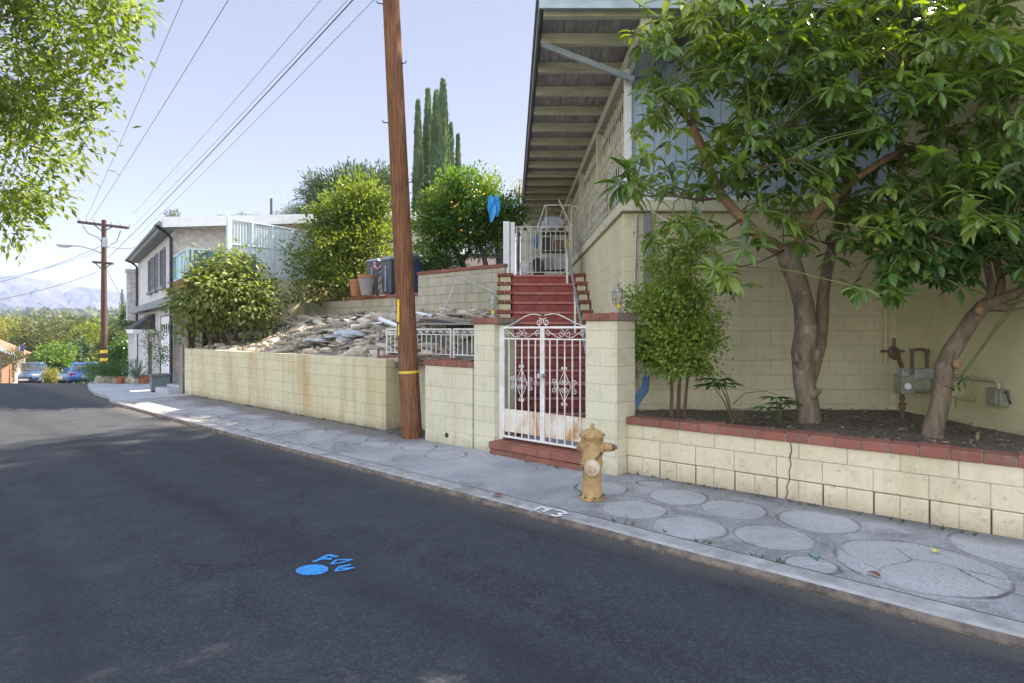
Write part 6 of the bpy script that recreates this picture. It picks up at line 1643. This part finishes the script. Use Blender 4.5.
random.seed(23)
fb_ = px(232,352,15.3); fb_.z = hill_z(fb_.x,fb_.y)
tree('fig_tree', 'spreading fig bush with long leaves above the left end of the long wall', 'shrub', fb_,
     [(px(228,290,15.2),(1.05,1.0,.75)),(px(205,310,15.2),(.8,.8,.55)),(px(252,305,15.2),(.7,.8,.6)),(px(230,265,15.4),(.7,.7,.45)),(px(190,300,15.4),(.35,.5,.35)),(px(262,330,15.0),(.4,.5,.3)),(px(186,335,15.2),(.2,.3,.3))],
     [([fb_,px(225,330,15.3),px(218,300,15.3),px(212,275,15.3)],.06,.02),([fb_,px(238,325,15.2),px(245,300,15.2),px(250,280,15.2)],.06,.02),([px(215,350,15.3),px(205,330,15.3),px(192,312,15.3)],.045,.015),([fb_,px(228,310,15.4),px(230,270,15.4)],.05,.015),([px(240,352,15.2),px(252,335,15.2),px(265,318,15.2)],.04,.012)],
     400, 15, .28, .165, .07, 'lf_fig', 'bark_grey', None, 44, .45, .45, lf=2)

random.seed(29)
# cypresses: tall narrow columns of vertical sprays
MT['cyp'] = MT['lf_cyp']
def cypress(u, vt, Y, w, lab, group='tall cypresses on the hill', base_v=270):
    b = px(u, base_v, Y); b.z = hill_z(b.x,b.y)-.2 if Y < 60 else b.z; top = px(u, vt, Y); H = top.z-b.z; r = w/2/600*Y*1.2
    th = thing('cypress_tree', lab, 'tree', b, 0, group)
    t = MB(); t.tube([(0,0,0),(0,0,H*.5),(0,0,H*.97)],[.2,.12,.02],8); obj('trunk', t, MT['bark_grey'], th, smooth=True)
    m = MB(); n = int(5200*min(1.4, H/12)) if Y < 60 else 700
    for i in range(n):
        h = random.random()**.85; prof = min(1, h*9+.25)*(1-h**2.6)**.8*(1-.25*h)
        a = rnd(0,6.28); rr_ = r*prof*(.78+.35*noise.noise(Vector((math.cos(a)*1.6,math.sin(a)*1.6,h*9+u))))*rnd(.72,1.08)
        p = Vector((rr_*math.cos(a), rr_*math.sin(a), h*H))
        d = Vector((math.cos(a)*.32,math.sin(a)*.32,1)).normalized(); d = (d+rdir()*.16).normalized()
        m.leaf1(p, d, Vector((math.cos(a),math.sin(a),.1)).normalized(), rnd(.35,.75)*(1-.4*h)*H/13, rnd(.11,.20)*H/13)
    obj('crown', m, MT['lf_cyp'], th)
for k, (u, vt, Y, w) in enumerate(((418,104,34,11),(428,93,35,14),(436,94,34,14),(443,83,33,17),(451,126,36,9),(458,137,35,8))):
    cypress(u, vt, Y, w, ('leftmost cypress of the tall row above the orange tree','second cypress from the left of the tall row','third cypress from the left of the tall row','tallest and widest cypress of the row above the orange tree','narrow short cypress just right of the tallest one','shortest rightmost cypress of the row')[k])
random.seed(31)
pb_ = yz(px(345,270,31))
tree('pine_tree', 'dark rounded pine rising behind the bright yellow green tree', 'tree', pb_,
     [(px(345,195,31),(1.9,1.8,1.3)),(px(325,205,31),(1.1,1.3,1.0)),(px(368,190,31),(1.6,1.6,1.2)),(px(318,225,30),(.9,1,1.0)),(px(350,220,30),(1.8,1.5,1.5))],
     [([pb_,px(345,230,31),px(346,190,31)],.28,.08)], 560, 46, .5, .30, .06, 'lf_pine', 'bark_grey', None, 18, .5, -.2)
pb_ = yz(px(294,270,36))
tree('pine_tree', 'small flat topped pine left of the dark rounded pine above the house roof', 'tree', pb_,
     [(px(294,214,36),(1.0,1.2,.4)),(px(284,218,36),(.7,.8,.3)),(px(305,216,36),(.7,.8,.45))],[([pb_,px(294,225,36)],.18,.06)], 110, 26, .35, .2, .035, 'lf_pine', 'bark_grey', None, 10, .4, -.1)
for k, (u, v, w, Y) in enumerate(((174,217,6,38),(246,217,9,40),(222,220,5,40),(262,219,6,41))):
    b = px(u, 262, Y); b.z = 3.0
    tree('distant_tree', ('wispy tree top showing above the white house roof corner','low dark tree top above the middle of the white roof','tiny tree top above the white roof','low tree top left of the corrugated fence above the roof')[k], 'tree', b,
      [(px(u,v+3,Y),(w/600*Y,w/600*Y,.35 if k else .5))],[([b,px(u,v,Y)],.12,.03)], 26, 24, .3, .2, .05, 'lf_pine' if k in (1,3) else 'lf_olive', 'bark_grey', None, 5)
# low shrub mass under orange tree
b = yz(px(440,268,14.6)); b.z = 2.6
tree('hedge_shrub', 'low dark green shrub on the terrace between the bins and the orange tree trunk', 'shrub', b, [(px(438,262,14.7),(.5,.35,.28)),(px(455,264,14.9),(.4,.3,.2))], [([b,b+Vector((0,0,.4))],.03,.01)], 60, 22, .18, .07,.035,'lf_avo2','bark_grey',None,6)
b = yz(px(518,192,20)); 
tree('blossom_tree', 'reddish bare topped tree between the orange tree and the roof edge', 'tree', b, [(px(519,190,20),(.35,.5,.5))], [([b,px(519,200,20),px(520,180,20)],.06,.015)], 22, 14, .3, .09,.03,'litter_leaf' if 'litter_leaf' in MT else 'lf_yellow','bark_thin',None,16)

# ---- big trees added unseen behind the house roof to throw shade over the street
random.seed(37)
for k, (x, y, h, rx, lab) in enumerate(((12.6,18.0,21.0,4.3,'tall spreading unseen tree added for street shade behind the right hand house, nearest the bend'),(16.5,20.0,18.0,3.4,'tall unseen tree added for street shade close beside the far side of the right hand house'))):
    b = Vector((x,y,hill_z(x,y)))
    tree('added_shade_tree', lab, 'tree', b, [((x,y,h-4),(rx,rx,4)),((x-.2,y-.5,h-9),(rx*.95,rx,3.8)),((x+1.2,y,h-13),(rx*.8,rx*.8,3))], [([b,b+Vector((0,0,5)),(x,y,h-3)],.4,.1)], 760, 34, 1.0, .36, .18, 'lf_avo2', 'bark_grey', 'unseen trees added behind the house for shade', 24, .3)

# ---- planter tree, cycads and agave by the white house
random.seed(41)
b = planter_loc+Vector((0,0,.42))
tree('planter_sapling', 'thin leafy sapling growing in the blue grey planter box', 'plant', b, [(b+Vector((.05,0,.55)),(.22,.22,.35)),(b+Vector((-.1,0,1.0)),(.16,.16,.25))], [([b,b+Vector((.02,0,.4)),b+Vector((-.06,0,1.1))],.015,.006)], 40, 10, .12, .07, .035, 'lf_orange', 'bark_thin', None, 8)
def cycad(label, b, R_, n, L, leaf='lf_palm', name='cycad'):
    th = thing(name, label, 'plant', b, 0, 'plants by the white house'); s = MB(); s.lathe([(.10,-.05),(.12,.1),(.06,.22)],n=10); obj('stem', s, MT['bark_grey'], th)
    m = MB()
    for i in range(n):
        a = rnd(0,6.28); e = rnd(.15,1.35); d = Vector((math.cos(a)*math.cos(e),math.sin(a)*math.cos(e),math.sin(e)))
        p = Vector((0,0,.18)); side = d.cross(Vector((0,0,1))).normalized(); k = 12
        for j in range(k):
            p = p+d*L/k; d = (d-Vector((0,0,.10))).normalized()
            for sx in (-1,1): m.leaf1(p, (side*sx+d*.5+Vector((0,0,.15))).normalized(), Vector((0,0,1)), L*.24*math.sin(math.pi*(j+1.2)/(k+1.5)), .025)
    obj('fronds', m, MT[leaf], th)
def gz_(u, v, Y): q = px(u,v,Y); q.z = road_z(q.x,q.y); return q
cycad('large cycad with arching fronds in the bed by the driveway', gz_(119,383,18.6), 1, 46, .85)
cycad('smaller cycad at the street end of the plant bed', gz_(107,383,19.6), 1, 34, .6)
th = thing('agave_plant', 'grey green spiky agave between the cycad and the canopy post', 'plant', gz_(137,383,18.0)); m = MB()
for i in range(34):
    a = rnd(0,6.28); e = rnd(.2,1.4); d = Vector((math.cos(a)*math.cos(e),math.sin(a)*math.cos(e),math.sin(e))); m.leafN(Vector((0,0,.15)), d, Vector((0,0,1)), rnd(.5,.8), .06, .15, 4, (.8,1,.8,.5,.0))
obj('leaves', m, MT['lf_agave'], th)
b = gz_(104,383,20.2)
tree('bed_shrub', 'low green shrub at the foot of the distant utility pole', 'shrub', b, [(b+Vector((0,0,.35)),(.75,.6,.4)),(b+Vector((-.8,.9,.2)),(.5,.5,.4))], [([b,b+Vector((0,0,.3))],.03,.01)], 90, 22, .2, .09,.03,'lf_orange','bark_grey',None,5)
m = MB()   # climber on the porch post
b = gz_(149,380,19.5)
tree('climbing_plant', 'thin climber growing up the porch posts of the white house', 'plant', b, [(b+Vector((0,0,1.0)),(.15,.2,1.0)),(b+Vector((-.2,.3,1.6)),(.2,.2,.6))], [([b,b+Vector((0,0,1)),b+Vector((-.1,.1,2))],.02,.008)], 50, 10, .16, .07,.03,'lf_olive','bark_thin',None,8)

# ---- far trees beyond the crest
random.seed(43)
def far(u, vt, w, Y, leaf, lab, name='distant_tree', hh=None, nc=170):
    top = px(u, vt, Y); r = w/2/600*Y; gz0 = ground_z(top.x, top.y); H = top.z-gz0
    b = Vector((top.x, top.y, gz0)); ch = min(H*.48, r*1.15) if hh is None else hh
    tree(name, lab, 'tree', b, [((b.x,b.y,top.z-ch),(r,r,ch)),((b.x-r*.45,b.y,top.z-ch*1.25),(r*.62,r*.7,ch*.9)),((b.x+r*.45,b.y-.5,top.z-ch*1.35),(r*.62,r*.7,ch*.95)),((b.x+r*.1,b.y-r*.4,b.z+H*.25),(r*.8,r*.6,H*.25))],
      [([b,(b.x,b.y,top.z-ch)],.3,.12)], nc, 26, r*.30, .34*Y/60, .15*Y/60, leaf, 'bark_grey', 'trees beyond the crest of the road', 8, .5)
far(42,313,66,62,'lf_olive','broad olive coloured tree filling the view behind the parked sedans', nc=420)
far(2,318,44,64,'lf_yellow','yellowish tree behind the tiled roof at the left edge', nc=240)
far(56,343,34,52,'lf_orange','deep green round tree just behind the parked cars', nc=260)
far(83,325,30,66,'lf_bay','bright green tree between the olive tree and the distant pole', nc=240)
far(96,322,26,70,'lf_bay','bright green tree right behind the distant pole', nc=200)
far(80,340,16,56,'lf_pine','dark conical tree left of the distant pole', nc=160)
far(118,326,34,60,'lf_olive','rusty olive tree between the distant pole and the white house', nc=240)
far(127,333,34,40,'lf_avo2','dark green tree against the end of the white house', nc=260)
far(133,305,22,46,'lf_pine','dark pine rising beside the chimney of the white house', nc=160)
far(20,325,50,74,'lf_olive','olive tree further back above the tiled roof', nc=200)
far(70,318,34,84,'lf_olive','dusty olive tree on the skyline left of the distant pole', nc=200)
far(110,316,30,90,'lf_pine','dark tree on the skyline right of the distant pole', nc=160)
far(-30,322,70,70,'lf_olive','olive tree beyond the left edge of the tiled house', nc=200)
cypress(122, 290, 60, 8, 'slender cypress beside the chimney of the white house', 'distant cypresses', 345)
cypress(107, 306, 64, 6, 'small slender cypress just right of the distant pole', 'distant cypresses', 345)
b = gz_(50,381,33); b.z -= .02
tree('yellow_shrub', 'bright yellow shrub between the two parked sedans', 'shrub', b, [(b+Vector((0,0,.42)),(.40,.4,.42))], [([b,b+Vector((0,0,.4))],.04,.02)], 60, 22, .2, .10,.04,'lf_yellow','bark_grey',None,6)
# shrubs round the tiled house
b = gz_(14,381,35.4); tree('creeper_shrub', 'brownish shrub growing against the front of the tiled house', 'shrub', b, [(b+Vector((0,0,1.2)),(.7,.5,.9))], [([b,b+Vector((0,0,1))],.04,.02)], 70, 20, .3, .13,.05,'lf_olive','bark_grey',None,6)

# far wooded plain below the mountains: one mass of canopy
random.seed(47)
m = MB()
for i in range(5200):
    Y = 110+ (random.random()**1.5)*650; u = rnd(-160,330); x = (u-512)/600*Y
    z0 = ground_z(x,Y)+ max(0,(Y-240))*.050; r = rnd(3,6)*(1+Y/500)
    for j in range(5):
        a = rnd(0,6.28); p = Vector((x+math.cos(a)*r*rnd(0,1),Y+math.sin(a)*r*rnd(0,1),z0+rnd(2,9)))
        m.leaf1(p, (rdir()+Vector((0,0,.6))).normalized(), rdir(), r*.9, r*.8)
o = obj('far_woodland', m, MT['lf_olive']); tag(o, 'hazy dark woodland covering the plain below the mountains', 'woodland', kind='stuff')
m = MB(); xs = [-1200+60*i for i in range(42)]; ys = [230,300,380,470,570,700,850]
for y in ys:
    for x in xs: m.v.append((x,y,ground_z(x,y)-1+max(0,(y-240))*.050+3*noise.noise(Vector((x*.01,y*.01,0)))))
w = len(xs)
for i in range(len(ys)-1):
    for j in range(w-1): m.f.append((i*w+j,i*w+j+1,(i+1)*w+j+1,(i+1)*w+j))
MT['woodfloor'] = simple('wooded_slope', (.03,.04,.018), (.05,.055,.03), .03, .95, bump=0)
struct('foothills', m, MT['woodfloor'], smooth=True)
# mountain range
def ridge(u): 
    pts = [(-900,150),(-500,190),(-250,215),(-60,273),(0,275),(25,277),(60,283),(100,289),(135,296),(220,312),(330,318),(500,322),(900,326)]
    for (a, va), (b_, vb) in zip(pts, pts[1:]):
        if a <= u <= b_: return va+(vb-va)*(u-a)/(b_-a)
    return 322
m = MB(); NU, NV = 260, 40; YM = 1900
for j in range(NV+1):
    w_ = j/NV; Y = 1150+(YM-1150)*w_
    for i in range(NU+1):
        u = -500+ i*(900+500)/NU*.72
        x = (u-512)/600*YM*(.8+.2*w_)
        u2 = 512+600*x/YM; h = (HZ-max(255,ridge(u2)))/600*YM+1.6
        rg = 1-abs(noise.noise(Vector((x*.0052,Y*.0035,1.3)))*2); rg2 = 1-abs(noise.noise(Vector((x*.014,Y*.009,5)))*2)
        rg3 = 1-abs(noise.noise(Vector((x*.035,Y*.022,9)))*2)
        z = h*(w_**.85)+ (rg-.6)*75*math.sin(math.pi*min(1,w_*1.0))+(rg2-.6)*42*math.sin(math.pi*w_)**.7+(rg3-.6)*16*(w_*(1-w_)*4)
        z += 4*noise.noise(Vector((x*.008,0,7)))*w_+2*noise.noise(Vector((x*.03,0,7)))*w_
        m.v.append((x, Y, max(z,-14)))
w = NU+1
for j in range(NV):
    for i in range(NU): m.f.append((j*w+i,j*w+i+1,(j+1)*w+i+1,(j+1)*w+i))
k0 = len(m.v)
for i in range(NU+1): v = m.v[NV*w+i]; m.v.append((v[0],v[1]+500,-14))
for i in range(NU): m.f.append((NV*w+i,NV*w+i+1,k0+i+1,k0+i))
MT['mountain'] = simple('bare_mountain', (.075,.070,.075), (.018,.020,.024), .012, .95, bump=0)
struct('mountains', m, MT['mountain'])

# fallen bits on the pavement
MT['leaf_red'] = simple('dead_red_leaf', (.22,.07,.045), (.13,.05,.03), 60, .8)
MT['leaf_yel'] = simple('fallen_yellow_leaf', (.62,.55,.12), (.5,.42,.1), 60, .8)
def fallen(label, u, v, L, W, mt, rz):
    q = gp(u, v, .012); m = MB(); m.leafN(Vector((0,0,.004)), Vector((math.cos(rz),math.sin(rz),.25)).normalized(), Vector((0,0,1)), L, W, .7, 4, (.1,.8,1,.7,.0))
    tag(obj('fallen_leaf', m, MT[mt], loc=q), label, 'leaf', 'fallen leaves on the pavement')
fallen('dead red leaf on the big round slab', 881, 578, .10, .05, 'leaf_red', 2.0)
fallen('small yellow leaf on the big round slab', 934, 553, .07, .06, 'leaf_yel', .5)
fallen('dead red leaf on the kerb left of the hydrant', 493, 496, .10, .07, 'leaf_red', .1)
fallen('tiny pale leaf on the pavement below the pole', 405, 476, .06, .04, 'leaf_yel', 1.1)
m = MB(); a = gp(808,553,.014); b_ = gp(818,560,.014); c = gp(820,555,.014); m.tube([a,b_,c],.005,5); MT['green_plastic'] = simple('green_strap', (.03,.22,.15),(.02,.15,.1),20,.5); tag(obj('green_strap', m, MT['green_plastic']), 'short scrap of green plastic strap near the kerb', 'strap')
# weeds in the cracks
wd = MB()
for (t0,t1,n0,cnt_) in ((-7.6,-7.0,5.72,30),(-5.3,-4,5.58,10),(-3.4,-.3,5.9,34),(-3.0,-1,4.35,14),(-15.5,-8,5.80,120)):
    for i in range(cnt_):
        p = P(rnd(t0,t1), n0-rnd(0,.05), .0)
        for k in range(5): wd.leaf1(p, (rdir()*.8+Vector((0,0,.9))).normalized(), rdir(), rnd(.02,.05), .008)
o = obj('weeds', wd, MT['lf_olive']); tag(o, 'tiny weeds growing in the joint along the foot of the walls', 'weeds', kind='stuff')
# grit along the gutter
gr = MB(); random.seed(53)
for i in range(2200):
    t = rnd(-15,3.2); n = 4.095-abs(random.gauss(0,.03)); p = P(t, n, -.056); s = rnd(.003,.008)*(2.2 if random.random()<.04 else 1)
    gr.leaf1(p+Vector((0,0,.002)), Vector((rnd(-1,1),rnd(-1,1),.15)).normalized(), Vector((0,0,1)), s*1.6, s)
o = obj('gutter_grit', gr, MT['litter']); tag(o, 'brown grit and leaf crumbs gathered along the gutter', 'grit', kind='stuff')
# ------------------------------------------------------------------ air, light, camera
SUN_AZ = R(55); SUN_EL = R(42)      # azimuth measured from +Y towards +X
HAZE = True
if HAZE:
    m = MB(); m.mm(-2600, 2200, -300, 2450, -16, 300)
    hz = bpy.data.materials.new('haze_air'); hz.use_nodes = True; t = hz.node_tree; t.nodes.clear()
    out = t.nodes.new('ShaderNodeOutputMaterial'); pv = t.nodes.new('ShaderNodeVolumePrincipled')
    pv.inputs['Color'].default_value = (.50,.64,1,1); pv.inputs['Density'].default_value = .00022; pv.inputs['Anisotropy'].default_value = 0
    t.links.new(pv.outputs[0], out.inputs['Volume'])
    o = obj('haze', m, hz); o['kind'] = 'stuff'; o['label'] = 'pale blue haze hanging over the valley and mountains'; o['category'] = 'haze'
w = bpy.data.worlds.new('World'); scene.world = w; w.use_nodes = True; nt = w.node_tree
bg = nt.nodes['Background']; sky = nt.nodes.new('ShaderNodeTexSky'); sky.sky_type = 'NISHITA'; sky.sun_disc = False
sky.sun_elevation = SUN_EL; sky.sun_rotation = SUN_AZ; sky.air_density = 1.0; sky.dust_density = 1.5; sky.ozone_density = 1.5; sky.altitude = 200
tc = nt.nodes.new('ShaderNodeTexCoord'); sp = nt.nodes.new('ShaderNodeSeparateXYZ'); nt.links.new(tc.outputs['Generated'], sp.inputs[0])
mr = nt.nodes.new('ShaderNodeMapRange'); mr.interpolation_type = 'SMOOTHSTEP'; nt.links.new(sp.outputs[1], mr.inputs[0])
for i, q in enumerate((-.5, .55, 2.2, .42)): mr.inputs[i+1].default_value = q       # sky dimmed ahead and boosted behind as added fill for the shade
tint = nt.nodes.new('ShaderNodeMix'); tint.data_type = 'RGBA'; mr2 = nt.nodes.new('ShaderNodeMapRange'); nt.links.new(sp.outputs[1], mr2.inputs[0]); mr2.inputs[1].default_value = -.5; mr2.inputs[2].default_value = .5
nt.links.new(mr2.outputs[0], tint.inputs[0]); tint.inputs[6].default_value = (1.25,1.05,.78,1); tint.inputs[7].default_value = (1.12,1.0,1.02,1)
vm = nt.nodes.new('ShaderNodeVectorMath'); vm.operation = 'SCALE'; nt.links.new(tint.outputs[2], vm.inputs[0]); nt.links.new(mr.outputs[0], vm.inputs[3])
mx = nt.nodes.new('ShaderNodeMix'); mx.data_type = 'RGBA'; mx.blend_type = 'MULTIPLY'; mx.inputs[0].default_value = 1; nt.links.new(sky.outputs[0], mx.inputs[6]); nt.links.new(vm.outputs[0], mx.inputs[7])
back_boost = nt.nodes.new('ShaderNodeMapRange'); back_boost.interpolation_type = 'SMOOTHSTEP'; nt.links.new(sp.outputs[1], back_boost.inputs[0])
for i, q in enumerate((-.5, .45, 4.2, 1.0)): back_boost.inputs[i+1].default_value = q  # plain sky colour also boosted towards the back as extra fill light
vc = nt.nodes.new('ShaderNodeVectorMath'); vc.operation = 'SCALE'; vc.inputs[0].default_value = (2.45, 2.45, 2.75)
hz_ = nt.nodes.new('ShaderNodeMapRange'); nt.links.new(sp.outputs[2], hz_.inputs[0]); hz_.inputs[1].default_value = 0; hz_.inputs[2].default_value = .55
hc = nt.nodes.new('ShaderNodeMix'); hc.data_type = 'RGBA'; nt.links.new(hz_.outputs[0], hc.inputs[0]); hc.inputs[6].default_value = (2.75,2.62,2.62,1); hc.inputs[7].default_value = (1.95,2.15,2.8,1); nt.links.new(hc.outputs[2], vc.inputs[0]); nt.links.new(back_boost.outputs[0], vc.inputs[3])
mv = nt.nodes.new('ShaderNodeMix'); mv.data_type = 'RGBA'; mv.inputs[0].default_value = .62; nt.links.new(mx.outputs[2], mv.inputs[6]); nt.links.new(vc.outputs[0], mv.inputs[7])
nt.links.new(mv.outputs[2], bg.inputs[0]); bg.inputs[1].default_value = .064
sl = bpy.data.lights.new('sun', 'SUN'); sl.energy = 5.0; sl.angle = R(.6); sl.color = (1,.87,.70)
so = bpy.data.objects.new('sun', sl); COL.objects.link(so)
sd_ = Vector((math.sin(SUN_AZ)*math.cos(SUN_EL), math.cos(SUN_AZ)*math.cos(SUN_EL), math.sin(SUN_EL)))
so.rotation_euler = sd_.to_track_quat('Z','Y').to_euler(); so.location = (5,5,30)
cam = bpy.data.cameras.new('camera'); co = bpy.data.objects.new('camera', cam); COL.objects.link(co)
co.location = (0,0,EYE); co.rotation_euler = (R(90),0,0); cam.sensor_width = 36; cam.lens = 36*F/1024; cam.clip_start = .05; cam.clip_end = 9000
cam.shift_y = -(341.5-HZ)/1024
scene.camera = co
scene.view_settings.view_transform = 'Standard'; scene.view_settings.look = 'None'; scene.view_settings.exposure = 2.2; scene.view_settings.gamma = 1; scene.view_settings.use_curve_mapping = False
scene.cycles.use_denoising = True; scene.cycles.max_bounces = 8; scene.cycles.volume_bounces = 1; scene.cycles.transparent_max_bounces = 8
scene.cycles.sample_clamp_indirect = 6
